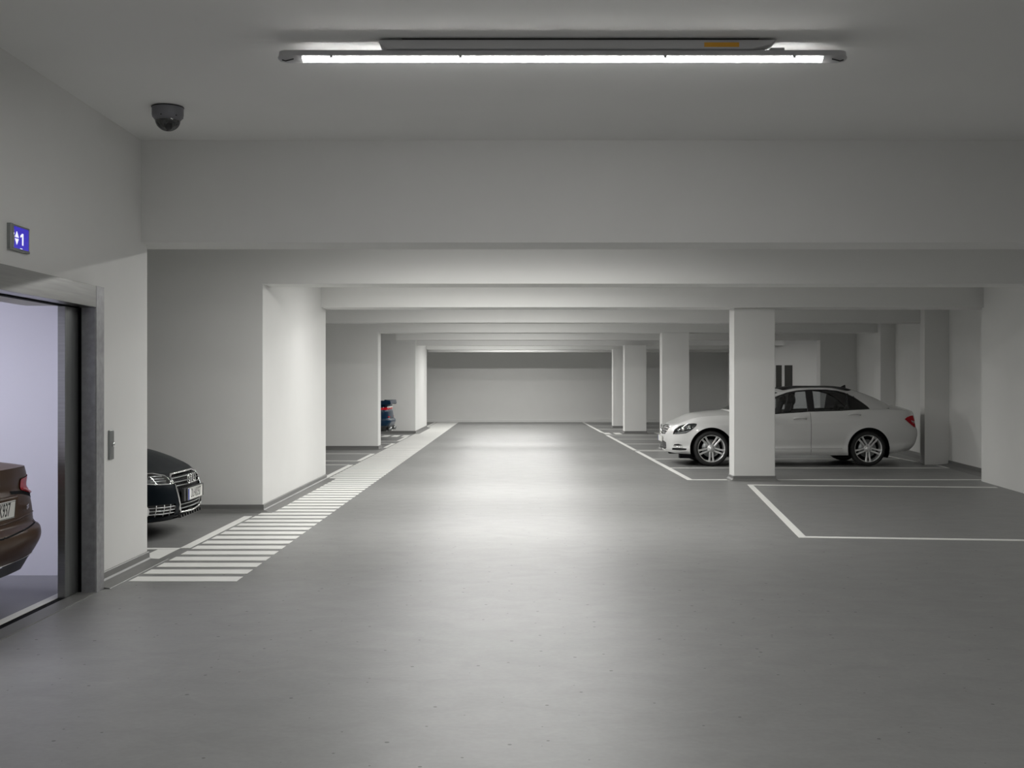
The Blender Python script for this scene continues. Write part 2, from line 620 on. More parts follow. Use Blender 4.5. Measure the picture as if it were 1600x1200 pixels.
# ------------------------------------------------------------------ ceiling lights
def tube_light(loc, near, label, group=None, glow=None):
    t = empty('ceiling_light', loc)
    tag(t, label, 'light', group)
    hl = 1.605
    dh = 0.016 if near else 0.005      # depth of the glowing diffuser
    dy, dw = (0.0065, 0.0445) if near else (0.0, 0.045)   # the near one sits towards the far edge of its housing
    # housing: shallow channel with rounded ends
    prof = []
    bm = bmesh.new()
    n = 10
    pts = []
    for sgn in (1, -1):
        for k in range(n + 1):
            a = -PI / 2 + PI * k / n
            x = sgn * (hl - 0.05) + sgn * 0.05 * math.cos(a)
            y = sgn * 0.050 * math.sin(a)
            pts.append((x, y))
    lo = [bm.verts.new((x, y, -0.022)) for x, y in pts]
    hi = [bm.verts.new((x * 0.997, y * 0.85, 0.012)) for x, y in pts]
    bm.faces.new(lo)
    bm.faces.new(hi)
    for i in range(len(pts)):
        j = (i + 1) % len(pts)
        bm.faces.new((lo[i], lo[j], hi[j], hi[i]))
    from_bm('housing', bm, M['white_plastic'], t, bevel=0.003)
    # glowing diffuser: half round channel under the housing
    bm = bmesh.new()
    rows = []
    for x in (-hl + 0.140, -hl + 0.145, hl - 0.145, hl - 0.140):
        k0 = 0.85 if abs(x) > hl - 0.142 else 1.0
        rows.append([bm.verts.new((x, dy + dw * k0 * math.cos(PI * k / 10), -0.022 - dh * k0 * math.sin(PI * k / 10) ** .5)) for k in range(11)])
    for r0, r1 in zip(rows, rows[1:]):
        for k in range(10):
            bm.faces.new((r0[k], r0[k + 1], r1[k + 1], r1[k]))
    bm.faces.new(rows[0])
    bm.faces.new(rows[-1])
    from_bm('diffuser', bm, glow or (M['tube'] if near else M['tube_far']), t)
    for s in (-1, 1):
        bm = bmesh.new()
        rows = []
        for x, k0 in ((hl - 0.14, 1.0), (hl - 0.05, 1.0), (hl - 0.012, 0.75), (hl, 0.35)):
            rows.append([bm.verts.new((s * x, 0.050 * k0 * math.cos(PI * k / 10), -0.020 - 0.028 * k0 * math.sin(PI * k / 10))) for k in range(11)])
        for r0, r1 in zip(rows, rows[1:]):
            for k in range(10):
                bm.faces.new((r0[k], r0[k + 1], r1[k + 1], r1[k]))
        bm.faces.new(rows[0])
        bm.faces.new(rows[-1])
        e = from_bm('end_cap', bm, M['white_plastic'], t, smooth=True)
        if near:
            tube('cap_latch', [(s * (hl - 0.095), -0.048, -0.040), (s * (hl - 0.05), -0.050, -0.052), (s * (hl - 0.03), -0.045, -0.045)], 0.004, M['plastic'], e, 6)
    if near:
        for x in (-1.30, -0.575, 0.575, 1.30):
            box('clip', x - .009, x + .009, -0.051, -0.044, -0.034, -0.016, M['white_plastic'], t, bevel=0.002)
        # gear tray above the housing, fixed to the ceiling
        bm = bmesh.new()
        prof = [(-1.03, 0.062), (-1.03, 0.045), (-0.99, 0.014), (1.06, 0.014), (1.16, 0.036), (1.20, 0.062)]
        a = [bm.verts.new((x, -0.07, z)) for x, z in prof]
        c = [bm.verts.new((x, 0.07, z)) for x, z in prof]
        bm.faces.new(a)
        bm.faces.new(c)
        for i in range(len(prof)):
            j = (i + 1) % len(prof)
            bm.faces.new((a[i], a[j], c[j], c[i]))
        g = from_bm('gear_tray', bm, M['white_plastic'], t, bevel=0.006)
        box('sticker', 0.79, 0.985, -0.0725, -0.0705, 0.021, 0.046, M['sticker'], g)
        box('bracket', 1.17, 1.25, -0.03, 0.03, 0.012, 0.030, M['white_plastic'], t, bevel=0.006)
        box('mount_plate', -0.9, 1.1, -0.05, 0.05, 0.060, 0.0745, M['plastic'], t)
    else:
        for x in (-1.1, 1.1):
            box('bracket', x - .04, x + .04, -0.02, 0.02, 0.010, 0.105, M['white_plastic'], t)
    return t


tube_light((0.285, 6.62, 3.30), True, 'long lit tube light on the ceiling with an orange sticker')
tube_light((8.6, 32.2, ZF - 0.105), False, 'added fill tube light, unseen beyond the cross wall', glow=M['tube_fill'])  # extra unseen lamp, added to brighten the pale wall block
tube_light((0.285, 1.6, ZN - 0.105), False, 'lit tube light on the ceiling above the viewpoint', glow=M['tube_back'])
for y, lab in ((11.45, 'between the first and second beam'), (15.5, 'between the second and third beam'),
               (19.6, 'between the third and fourth beam'), (23.7, 'between the fourth and fifth beam'),
               (28.0, 'between the fifth and sixth beam'), (32.2, 'between the sixth and seventh beam'),
               (36.3, 'between the seventh and eighth beam'), (40.0, 'between the last two beams')):
    tube_light((0.0, y, ZF - 0.105), False, 'lit tube light hidden ' + lab)

# ------------------------------------------------------------------ security camera
t = empty('security_camera', (-2.41, 8.20, ZN))
tag(t, 'grey dome security camera with dark lens on the ceiling at the upper left', 'camera')
lathe('housing', [(0.0, 0.0), (0.106, 0.0), (0.108, -0.012), (0.108, -0.060), (0.100, -0.078), (0.084, -0.098), (0.078, -0.098)], M['cctv_grey'], t, 48)
d_ = lathe('dome', [(0.086 * math.cos(a), -0.092 - 0.078 * math.sin(a)) for a in [PI / 2 * k / 12 for k in range(13)]], M['lens'], t, 40)
lathe('base_ring', [(0.110, 0.0), (0.112, -0.004), (0.110, -0.008), (0.104, -0.008)], M['plastic'], t, 48)
cb = lathe('camera_core', [(0.0, -0.145), (0.03, -0.143), (0.052, -0.13), (0.062, -0.105), (0.064, -0.07), (0.0, -0.07)], M['plastic'], t, 32)
ln = lathe('camera_lens', [(0.0, -0.03), (0.022, -0.03), (0.026, -0.02), (0.026, 0.02), (0.0, 0.02)], M['plastic'], t, 20)
ln.location = (0.02, -0.035, -0.135)
ln.rotation_euler = (-0.8, 0, 0)
for k in range(6):
    a = 2 * PI * k / 6 + 0.35
    s = lathe('screw', [(0.0, 0.004), (0.006, 0.003), (0.006, -0.006), (0, -0.006)], M['plastic'], t, 10)
    s.location = (0.101 * math.cos(a), 0.101 * math.sin(a), -0.072)
    s.rotation_euler = (0, PI / 2, a)

# ------------------------------------------------------------------ floor display, key switch
t = empty('floor_display', (-2.95, 6.98, 2.302))
tag(t, 'small blue floor display showing two arrows and the number 1', 'display')
bm = bmesh.new()
hw_, hh_ = 0.142, 0.077
add_box(bm, 0.0, 0.012, -hw_, hw_, -hh_, hh_)
from_bm('back_plate', bm, M['steel_dark'], t, bevel=0.002)
box('screen', 0.012, 0.0135, -hw_ + .042, hw_ - .006, -hh_ + .015, hh_ - .010, M['screen'], t)
for (y0, y1, z0, z1, x1) in ((-hw_, -hw_ + .036, -hh_, hh_, .026), (hw_ - .006, hw_, -hh_, hh_, .016), (-hw_, hw_, hh_ - .010, hh_, .018), (-hw_, hw_, -hh_, -hh_ + .015, .020)):
    box('bezel', 0.0125, x1, y0, y1, z0, z1, M['steel_dark'], t, bevel=0.003)
tube('bezel_highlight', [(0.024, -hw_ + .034, -hh_ + .008), (0.028, -hw_ + .036, 0), (0.024, -hw_ + .034, hh_ - .008)], 0.003, M['chrome'], t, 6)
for s in (1, -1):
    bm = bmesh.new()
    for x in (0.0135, 0.0150):
        pass
    a = [bm.verts.new((x, y, z)) for x in (0.0134, 0.0152) for y, z in ((-.062, s * .004), (-.010, s * .004), (-.036, s * .040))]
    bm.faces.new(a[:3])
    bm.faces.new(a[3:])
    for i in range(3):
        j = (i + 1) % 3
        bm.faces.new((a[i], a[j], a[3 + j], a[3 + i]))
    from_bm('arrow', bm, M['screen_white'], t)
bm = bmesh.new()
add_box(bm, 0.0134, 0.0152, .040, .056, -.036, .034)
vv = [bm.verts.new((x, y, z)) for x in (0.0134, 0.0151) for y, z in ((.040, .034), (.040, .018), (.016, .008), (.016, .020))]
bm.faces.new(vv[:4])
bm.faces.new(vv[4:])
for i in range(4):
    j = (i + 1) % 4
    bm.faces.new((vv[i], vv[j], vv[4 + j], vv[4 + i]))
from_bm('digit', bm, M['screen_white'], t)
box('caption', 0.0134, 0.0142, .012, .045, -hh_ + .018, -hh_ + .022, M['screen_white'], t)

t = empty('key_switch', (-2.95, 8.60, 0.99))
tag(t, 'narrow grey steel key switch plate beside the lift frame', 'switch')
box('plate', 0.0, 0.012, -0.050, 0.050, -0.108, 0.108, M['steel_dark'], t, bevel=0.004)
k_ = lathe('key_cylinder', [(0.0, 0.026), (0.010, 0.026), (0.017, 0.022), (0.017, 0.010), (0.0, 0.010)], M['chrome'], t, 24, axis='X')
k_.location = (0, 0.018, 0.002)
box('keyhole', 0.0255, 0.0270, 0.0165, 0.0195, -0.005, 0.009, M['black'], t)

# ------------------------------------------------------------------ car lift
t = empty('car_lift', (-3.0, 6.6, 0))
tag(t, 'brushed steel car lift opening with sliding door and pale lilac cabin', 'car lift', kind='structure')
ox, oy = 3.0, -6.6


def lb(name, x0, x1, y0, y1, z0, z1, mat, parent=t, **k):
    return box(name, x0 + ox, x1 + ox, y0 + oy, y1 + oy, z0, z1, mat, parent, **k)


lb('header', -2.975, -2.857, 5.0, 8.048, 1.963, 2.110, M['steel'], bevel=0.002)
lb('header_underside', -3.02, -2.975, 5.15, 8.05, 1.955, 1.975, M['black'])
lb('casing', -2.949, -2.857, 8.052, 8.205, 0.0, 2.112, M['galv'], bevel=0.002)
lb('casing', -2.949, -2.857, 5.0, 5.15, 0.0, 1.962, M['galv'], bevel=0.002)
lb('jamb_panel', -2.955, -2.862, 8.040, 8.0505, 0.004, 1.96, M['galv'])
lb('jamb_gap', -2.985, -2.957, 8.046, 8.11, 0.004, 1.96, M['black'])
dl = lb('sliding_door', -3.015, -2.980, 7.82, 8.10, 0.008, 1.965, M['steel_dark'], bevel=0.003)
lb('door_edge', -3.03, -2.982, 7.812, 7.822, 0.008, 1.962, M['steel'], dl)
lb('sill', -2.985, -2.860, 5.0, 8.05, 0.0, 0.006, M['skirt'])
lb('door_track', -3.035, -2.988, 5.0, 8.05, 0.001, 0.005, M['black'])
lb('cabin_sill', -3.10, -3.037, 5.0, 8.05, 0.0, 0.008, M['plate'])
lb('cabin_floor', -8.6, -3.10, 5.05, 8.75, 0.0005, 0.006, M['lift_floor'])
lb('cabin_wall', -8.6, -3.05, 8.75, 8.80, 0.0, 2.45, M['lift_wall'])
lb('cabin_wall', -8.6, -3.36, 4.98, 5.03, 0.0, 2.45, M['lift_wall'])
lb('cabin_wall', -8.65, -8.6, 4.98, 8.80, 0.0, 2.45, M['lift_wall'])
lb('cabin_ceiling', -8.6, -3.36, 4.98, 8.80, 2.45, 2.48, M['lift_wall'])
lb('cabin_lamp', -6.6, -3.75, 6.2, 7.4, 2.425, 2.448, M['lift_lamp'])
lb('wall_bumper', -3.14, -3.05, 8.70, 8.745, 0.06, 0.13, M['plastic'])
lb('photo_cell', -3.06, -3.035, 8.60, 8.70, 0.03, 0.16, M['plastic'])


# ------------------------------------------------------------------ cars
def curve1(pts):
    """Smooth 1-D interpolation (monotone cubic) through (x, y) pairs."""
    xs = np.array([p[0] for p in pts], float)
    ys = np.array([p[1] for p in pts], float)
    h = np.diff(xs)
    d = np.diff(ys) / h
    m = np.zeros_like(ys)
    m[0], m[-1] = d[0], d[-1]
    for i in range(1, len(xs) - 1):
        if d[i - 1] * d[i] > 0:
            w1, w2 = 2 * h[i] + h[i - 1], h[i] + 2 * h[i - 1]
            m[i] = (w1 + w2) / (w1 / d[i - 1] + w2 / d[i])

    def f(x):
        x = np.clip(np.asarray(x, float), xs[0], xs[-1])
        i = np.clip(np.searchsorted(xs, x, side='right') - 1, 0, len(h) - 1)
        t = (x - xs[i]) / h[i]
        return ((2 * t ** 3 - 3 * t ** 2 + 1) * ys[i] + (t ** 3 - 2 * t ** 2 + t) * h[i] * m[i]
                + (-2 * t ** 3 + 3 * t ** 2) * ys[i + 1] + (t ** 3 - t ** 2) * h[i] * m[i + 1])
    return f


def catmull(pts, t, mirror_ends=True):
    """Catmull-Rom through rows of pts at parameters t in [0, n-1]; both ends lie on the car's centre line (y = 0)."""
    P = np.array(pts, float)
    a, b = P[1].copy(), P[-2].copy()
    a[1] = -a[1]
    b[1] = -b[1]
    Q = np.vstack([a, P, b])
    i = np.clip(np.floor(t).astype(int), 0, len(P) - 2)
    f = (t - i)[..., None]
    p0, p1, p2, p3 = Q[i], Q[i + 1], Q[i + 2], Q[i + 3]
    return 0.5 * (2 * p1 + (p2 - p0) * f + (2 * p0 - 5 * p1 + 4 * p2 - p3) * f ** 2 + (3 * p1 - p0 - 3 * p2 + p3) * f ** 3)


def sstep(a, b, x):
    t = np.clip((x - a) / (b - a), 0, 1)
    return t * t * (3 - 2 * t)


class Shape:
    """Analytic skin of one car. x runs from the nose (0) to the tail, y across (negative = left side seen by us), z up."""

    def __init__(s, sp):
        s.sp = sp
        s.L = sp['outline'][-1][0]
        t = np.linspace(0, len(sp['outline']) - 1, 1200)
        c = catmull([(x, y) for x, y in sp['outline']], t)
        d = np.r_[0, np.cumsum(np.hypot(*np.diff(c, axis=0).T))]
        s.per = d[-1]
        s.ax, s.ay, s.ad = c[:, 0], c[:, 1], d / d[-1]
        for k in ('zb', 'zs', 'zc', 'If', 'Ir', 'Is'):
            setattr(s, k, curve1(sp[k]))
        s.gB, s.gR = sp['gB'], sp['gR']

    # side skin: u in [-1, 1] (0 nose centre, sign picks the side), v in [0, 1] from the sill to the shoulder
    def wrap(s, u, v):
        a = np.abs(u)
        sg = np.where(u < 0, -1.0, 1.0)
        ox = np.interp(a, s.ad, s.ax)
        oy = np.interp(a, s.ad, s.ay)
        z0, z1 = s.zb(ox), s.zs(ox)
        z = z0 + (z1 - z0) * v
        wf = 1 - sstep(0, 0.75, ox)
        wr = sstep(s.L - 0.75, s.L, ox)
        x = ox + s.If(v) * wf - s.Ir(v) * wr
        ww = 0.88
        y = oy * (1 - s.Is(v) / ww)
        if 'flare' in s.sp:
            for cx in s.sp['wheels']:
                r = np.hypot(x - cx, z - s.sp['wr'])
                y = y + 0.014 * np.exp(-((r - s.sp['arch']) / 0.045) ** 2) * (oy > 0.6)
        return np.stack([x, sg * y, z], -1)

    # top skin: v from the shoulder edge (0) to the spine (1)
    def top(s, u, v):
        e = s.wrap(u, np.ones_like(u))
        px = np.clip(e[..., 0], s.sp['spine'][0], s.sp['spine'][1])
        x = e[..., 0] * (1 - v) + px * v
        y = e[..., 1] * (1 - v)
        g = 1 - (1 - v) ** 2.4
        z = e[..., 2] + (s.zc(x) - e[..., 2]) * g
        return np.stack([x, y, z], -1)

    def green(s, u, v):
        a = np.abs(u)
        sg = np.where(u < 0, -1.0, 1.0)
        t = a * (len(s.gB) - 1)
        B = catmull(s.gB, t)
        R = catmull(s.gR, t)
        vv = v[..., None]
        P = B * (1 - vv) + R * vv
        bul = 0.018 * np.sin(PI * np.clip(v, 0, 1))
        side = sstep(0.28, 0.40, a) * (1 - sstep(0.72, 0.85, a))
        P[..., 1] += bul * side
        P[..., 2] += bul * 1.3 * (1 - side)
        P[..., 1] *= sg
        return P

    def roof(s, u, v):
        a = np.abs(u)
        e = s.green(u, np.ones_like(u))
        px = np.clip(e[..., 0], s.sp['rspine'][0], s.sp['rspine'][1])
        x = e[..., 0] * (1 - v) + px * v
        y = e[..., 1] * (1 - v)
        z = e[..., 2] + (s.sp['roof'] - e[..., 2]) * (1 - (1 - v) ** 2.2)
        return np.stack([x, y, z], -1)


def arc_uv(S, a, z, rear, sg):
    """(u, v) of the point a metres along the outline from the centre line at height z."""
    u = 1 - a / S.per if rear else a / S.per
    ox_ = float(np.interp(u, S.ad, S.ax))
    z0_, z1_ = float(S.zb(ox_)), float(S.zs(ox_))
    return (sg * u, (z - z0_) / (z1_ - z0_))


def invert(F, pts, axes, sign, ur=(0.0, 1.0)):
    """Find (u, v) of points given by two world coordinates on the skin F, on the side of the given sign."""
    uu = np.linspace(ur[0], ur[1], 260) * sign
    vv = np.linspace(0.0, 1, 60)
    U, V = np.meshgrid(uu, vv, indexing='ij')
    W = F(U, V)[..., axes]
    out = []
    for p in pts:
        p = np.array(p, float)
        k = np.argmin(((W - p) ** 2).sum(-1))
        u, v = U.flat[k], V.flat[k]
        for _ in range(6):
            e = 1e-4
            f0 = F(np.array([u]), np.array([v]))[0][list(axes)]
            fu = (F(np.array([u + e]), np.array([v]))[0][list(axes)] - f0) / e
            fv = (F(np.array([u]), np.array([v + e]))[0][list(axes)] - f0) / e
            J = np.array([fu, fv]).T
            if abs(np.linalg.det(J)) < 1e-5:
                break
            st = np.linalg.solve(J, p - f0)
            st = np.clip(st, -0.02, 0.02)
            u = float(np.clip(u + st[0], -1, 1))
            v = float(np.clip(v + st[1], 0, 1))
        out.append((u, v))
    return out


def densify(pts, step=0.03, closed=True):
    out = []
    n = len(pts)
    for i in range(n if closed else n - 1):
        a, b = np.array(pts[i], float), np.array(pts[(i + 1) % n], float)
        k = max(1, int(np.ceil(np.hypot(*(b - a)) / step)))
        for j in range(k):
            out.append(tuple(a + (b - a) * j / k))
    if not closed:
        out.append(tuple(pts[-1]))
    return out


def in_poly(x, y, poly):
    inside = np.zeros(x.shape, bool)
    n = len(poly)
    for i in range(n):
        x0, y0 = poly[i]
        x1, y1 = poly[(i + 1) % n]
        if y0 == y1:
            continue
        c = ((y0 > y) != (y1 > y)) & (x < (x1 - x0) * (y - y0) / (y1 - y0) + x0)
        inside ^= c
    return inside


def skin(F, ulim, vlim, nu, nv, regions, base):
    """Grid the skin F, pull grid points onto the region outlines, and sort the triangles by region.
    regions: (key, polygon in (u, v)), first hit wins. Returns {key: (verts, normals, tris)}."""
    I, J = np.meshgrid(np.arange(nu + 1, dtype=float), np.arange(nv + 1, dtype=float), indexing='ij')
    to_i = lambda u: (u - ulim[0]) / (ulim[1] - ulim[0]) * nu
    to_j = lambda v: (v - vlim[0]) / (vlim[1] - vlim[0]) * nv
    polys = [(k, [(to_i(a), to_j(b)) for a, b in p]) for k, p in regions]
    onb = np.zeros(I.shape, bool)
    for k, p in polys:
        P = np.array(p)
        lo, hi = P.min(0) - 1, P.max(0) + 1
        sel = (I >= lo[0]) & (I <= hi[0]) & (J >= lo[1]) & (J <= hi[1]) & ~onb
        ii, jj = np.nonzero(sel)
        if len(ii) == 0:
            continue
        q = np.stack([I[ii, jj], J[ii, jj]], -1)
        bd = np.full(len(q), 9.0)
        bp = q.copy()
        for a, b in zip(P, np.roll(P, -1, 0)):
            ab = b - a
            l2 = (ab ** 2).sum()
            if l2 < 1e-12:
                continue
            t = np.clip(((q - a) @ ab) / l2, 0, 1)
            c = a + t[:, None] * ab
            dd = np.hypot(*(q - c).T)
            m = dd < bd
            bd[m] = dd[m]
            bp[m] = c[m]
        m = bd < 0.5
        i2, j2 = ii[m], jj[m]
        I[i2, j2] = np.where((i2 == 0) | (i2 == nu), I[i2, j2], bp[m, 0])
        J[i2, j2] = np.where((j2 == 0) | (j2 == nv), J[i2, j2], bp[m, 1])
        onb[i2, j2] = True
    U = ulim[0] + I / nu * (ulim[1] - ulim[0])
    V = vlim[0] + J / nv * (vlim[1] - vlim[0])
    W = F(U, V)
    du = np.gradient(W, axis=0)
    dv_ = np.gradient(W, axis=1)
    Nn = np.cross(du, dv_)
    Nn /= np.maximum(np.linalg.norm(Nn, axis=-1, keepdims=True), 1e-9)
    idx = np.arange((nu + 1) * (nv + 1)).reshape(nu + 1, nv + 1)
    a, b, c, d = idx[:-1, :-1], idx[1:, :-1], idx[1:, 1:], idx[:-1, 1:]
    fb = onb.ravel()
    dia = (fb[a] & fb[c]) | ~(fb[b] & fb[d])
    T = np.concatenate([
        np.stack([a, b, c], -1)[dia], np.stack([a, c, d], -1)[dia],
        np.stack([a, b, d], -1)[~dia], np.stack([b, c, d], -1)[~dia]])
    fi, fj = I.ravel(), J.ravel()
    ci, cj = fi[T].mean(1), fj[T].mean(1)
    left = np.ones(len(T), bool)
    out = {}
    for k, p in polys:
        m = left & in_poly(ci, cj, p)
        left &= ~m
        if m.any():
            out.setdefault(k, []).append(T[m])
    out.setdefault(base, []).append(T[left])
    Wf, Nf = W.reshape(-1, 3), Nn.reshape(-1, 3)
    return {k: (Wf, Nf, np.concatenate(v)) for k, v in out.items()}


def skin_obj(name, data, mat, parent, off=0.0, flip=False, thick=0.0, mask=None):
    W, Nn, T = data
    if mask is not None:
        T = T[mask(W[T].mean(1))]
    if len(T) == 0:
        return None
    # normals should leave the car: compare with the direction away from the car's core
    used, inv = np.unique(T, return_inverse=True)
    P, Q = W[used].copy(), Nn[used]
    cen = np.array([np.clip(P[:, 0], 1.0, 3.5), P[:, 1] * 0, P[:, 2] * 0 + 0.55]).T
    s = 1.0 if ((P - cen) * Q).sum() > 0 else -1.0
    P += Q * s * off
    Tt = inv.reshape(-1, 3)
    if s < 0:
        Tt = Tt[:, ::-1]
    me = bpy.data.meshes.new(name)
    me.from_pydata(P.tolist(), [], Tt.tolist())
    me.materials.append(mat)
    me.polygons.foreach_set('use_smooth', [True] * len(me.polygons))
    # smooth normals taken from the skin itself, so that panels share one shading
    nn = Q * s
    me.normals_split_custom_set_from_vertices(nn.tolist())
    o = link(name, me, parent)
    if thick:
        md = o.modifiers.new('solid', 'SOLIDIFY')
        md.thickness = thick
        md.offset = -1
    return o


def on_skin(F, uv, off=0.0):
    u = np.array([p[0] for p in uv])
    v = np.array([p[1] for p in uv])
    e = 1e-3
    P = F(u, v)
    a = F(np.clip(u + e, -1, 1), v) - F(np.clip(u - e, -1, 1), v)
    b = F(u, np.clip(v + e, 0, 1)) - F(u, np.clip(v - e, 0, 1))
    n = np.cross(a, b)
    n /= np.maximum(np.linalg.norm(n, axis=-1, keepdims=True), 1e-9)
    cen = np.array([np.clip(P[:, 0], 1.0, 3.5), P[:, 1] * 0, P[:, 2] * 0 + 0.55]).T
    s = np.sign(((P - cen) * n).sum(-1, keepdims=True))
    return P + n * s * off, n * s


def ribbon(name, F, uv, width, mat, parent, off=0.0012):
    P, n = on_skin(F, uv, off)
    t = np.gradient(P, axis=0)
    t /= np.maximum(np.linalg.norm(t, axis=-1, keepdims=True), 1e-9)
    sd = np.cross(t, n)
    A, B = P + sd * width / 2, P - sd * width / 2
    k = len(P)
    me = bpy.data.meshes.new(name)
    me.from_pydata(A.tolist() + B.tolist(), [], [(i, i + 1, k + i + 1, k + i) for i in range(k - 1)])
    me.materials.append(mat)
    return link(name, me, parent)


def skin_tube(name, F, uv, r, mat, parent, off=0.0, flat=1.0, closed=False):
    P, n = on_skin(F, uv, off)
    return tube(name, [tuple(p) for p in P], r, mat, parent, 6, closed=closed, flat=flat)


SIDE, FACE = (0, 2), (1, 2)


def make_wheel(parent, x, y, side, R, rim, style, spin=0.0):
    w = empty('wheel', (x, y, R), parent)
    s = side
    wd = 0.205
    # tyre: outside face at y = 0 of the wheel, growing inwards (+y for the left side)
    prof = [(rim - .006, .030), (rim + .004, .012), (rim + .018, .004), (R * .88, .0), (R - .022, .010), (R - .006, .026), (R, .045),
            (R, wd - .045), (R - .006, wd - .026), (R - .03, wd), (rim, wd)]
    lathe('tyre', [(r, -s * h) for r, h in prof], M['rubber'], w, 56, axis='Y')
    gr = M['alloy']
    rm = lathe('rim', [(r, -s * h) for r, h in ((rim - .012, .034), (rim - .004, .018), (rim + .005, .014), (rim + .007, .020), (rim, .04), (rim - .02, .07), (rim - .025, wd))], gr, w, 56, axis='Y')
    # spokes
    bm = bmesh.new()
    n = 5
    for k in range(n):
        for q in ((-1, 1) if style == 'twin' else (0,)):
            a = 2 * PI * k / n + spin
            a0 = a + q * 0.20
            a1 = a + q * 0.155
            w0, w1 = (0.026, 0.034) if style == 'twin' else (0.045, 0.06)
            r0, r1 = 0.045, rim - 0.006
            rows = []
            for f in (0.0, 0.25, 0.6, 1.0):
                r = r0 + (r1 - r0) * f
                ang = a0 + (a1 - a0) * f
                if style == 'twin' and f < 0.3:
                    ang = a + q * (0.42 - 0.35 * f / .6)
                hw = (w0 + (w1 - w0) * f) / 2
                dep = 0.030 - 0.010 * f + 0.012 * (1 - f) ** 2
                cx, cz = r * math.cos(ang), r * math.sin(ang)
                tx, tz = -math.sin(ang), math.cos(ang)
                row = []
                for e, dd in ((-1, dep + .030), (-1, dep + .004), (-.7, dep), (.7, dep), (1, dep + .004), (1, dep + .030)):
                    row.append(bm.verts.new((cx + tx * hw * e, -s * dd, cz + tz * hw * e)))
                rows.append(row)
            for A_, B_ in zip(rows, rows[1:]):
                for i in range(6):
                    j = (i + 1) % 6
                    bm.faces.new((A_[i], A_[j], B_[j], B_[i]))
            bm.faces.new(rows[0])
            bm.faces.new(rows[-1])
    from_bm('spokes', bm, gr, w, smooth=False)
    lathe('hub', [(0.0, -s * .018), (.028, -s * .018), (.032, -s * .022), (.060, -s * .034), (.072, -s * .040), (.072, -s * .07), (0, -s * .07)], gr, w, 28, axis='Y')
    bm = bmesh.new()
    for k in range(5):
        a = 2 * PI * k / 5 + spin + PI / 5
        m_ = Matrix.Translation((0.048 * math.cos(a), -s * .028, 0.048 * math.sin(a))) @ Matrix.Rotation(PI / 2, 4, 'X')
        bmesh.ops.create_cone(bm, cap_ends=True, segments=8, radius1=.008, radius2=.007, depth=.012, matrix=m_)
    tag(from_bm('wheel_bolts', bm, M['chrome'], w), kind='stuff')
    lathe('brake_disc', [(0.06, -s * .09), (.155, -s * .09), (.158, -s * .096), (.155, -s * .102), (.06, -s * .102)], M['steel_dark'], w, 40, axis='Y')
    lathe('wheel_back', [(0.0, -s * .13), (rim - .03, -s * .13), (rim - .02, -s * .16)], M['black'], w, 40, axis='Y')
    return w


def rings_badge(name, loc, r, parent, axis='X', sgn=1, mat=None):
    """Four interlocked chrome rings on a face that looks along x."""
    bm = bmesh.new()
    for k in range(4):
        cy = (k - 1.5) * r * 1.42
        seg, ts, tr = 28, 8, r * 0.13
        rows = []
        for i in range(seg):
            a = 2 * PI * i / seg
            rows.append([bm.verts.new((sgn * tr * math.sin(2 * PI * j / ts), cy + (r + tr * math.cos(2 * PI * j / ts)) * math.cos(a), (r + tr * math.cos(2 * PI * j / ts)) * math.sin(a))) for j in range(ts)])
        for i in range(seg):
            A_, B_ = rows[i], rows[(i + 1) % seg]
            for j in range(ts):
                bm.faces.new((A_[j], A_[(j + 1) % ts], B_[(j + 1) % ts], B_[j]))
    o = from_bm(name, bm, mat or M['chrome'], parent, smooth=True)
    o.location = loc
    return o


def plate(parent, loc, body, sgn, blue=True, w=0.52, h=0.11, tilt=0.0, bend=0.0):
    """Number plate facing +x (sgn = 1) or -x (sgn = -1), in car coordinates."""
    p = box('number_plate', -0.004, 0.004, -w / 2, w / 2, -h / 2, h / 2, M['plate'], parent, bevel=0.003)
    p.location = loc
    p.rotation_euler = (0, -tilt * sgn, 0)
    rz = PI / 2 if sgn > 0 else -PI / 2
    left = -1 if sgn > 0 else 1        # reading direction: +y when facing +x, -y when facing -x
    if blue:
        yb = -w / 2 if sgn > 0 else w / 2
        y0, y1 = sorted((yb, yb - left * 0.042))
        box('plate_band', sgn * .0042 - .0006, sgn * .0042 + .0006, y0 + .001, y1, -h / 2 + .002, h / 2 - .002, M['plate_blue'], p)
    if body:
        text('plate_lettering', body, 0.118 * h / .11, (sgn * 0.0048, -left * 0.018 if blue else 0, -0.0), (PI / 2, 0, rz), M['letter'], p, sx=0.62, depth=0.0006)
    bm = bmesh.new()
    a, b = w / 2 - .004, h / 2 - .004
    for (y0, y1, z0, z1) in ((-a, a, b - .003, b), (-a, a, -b, -b + .003), (-a, -a + .003, -b, b), (a - .003, a, -b, b)):
        add_box(bm, sgn * .0042 - .0005, sgn * .0042 + .0005, y0, y1, z0, z1)
    from_bm('plate_border', bm, M['letter'], p)
    return p


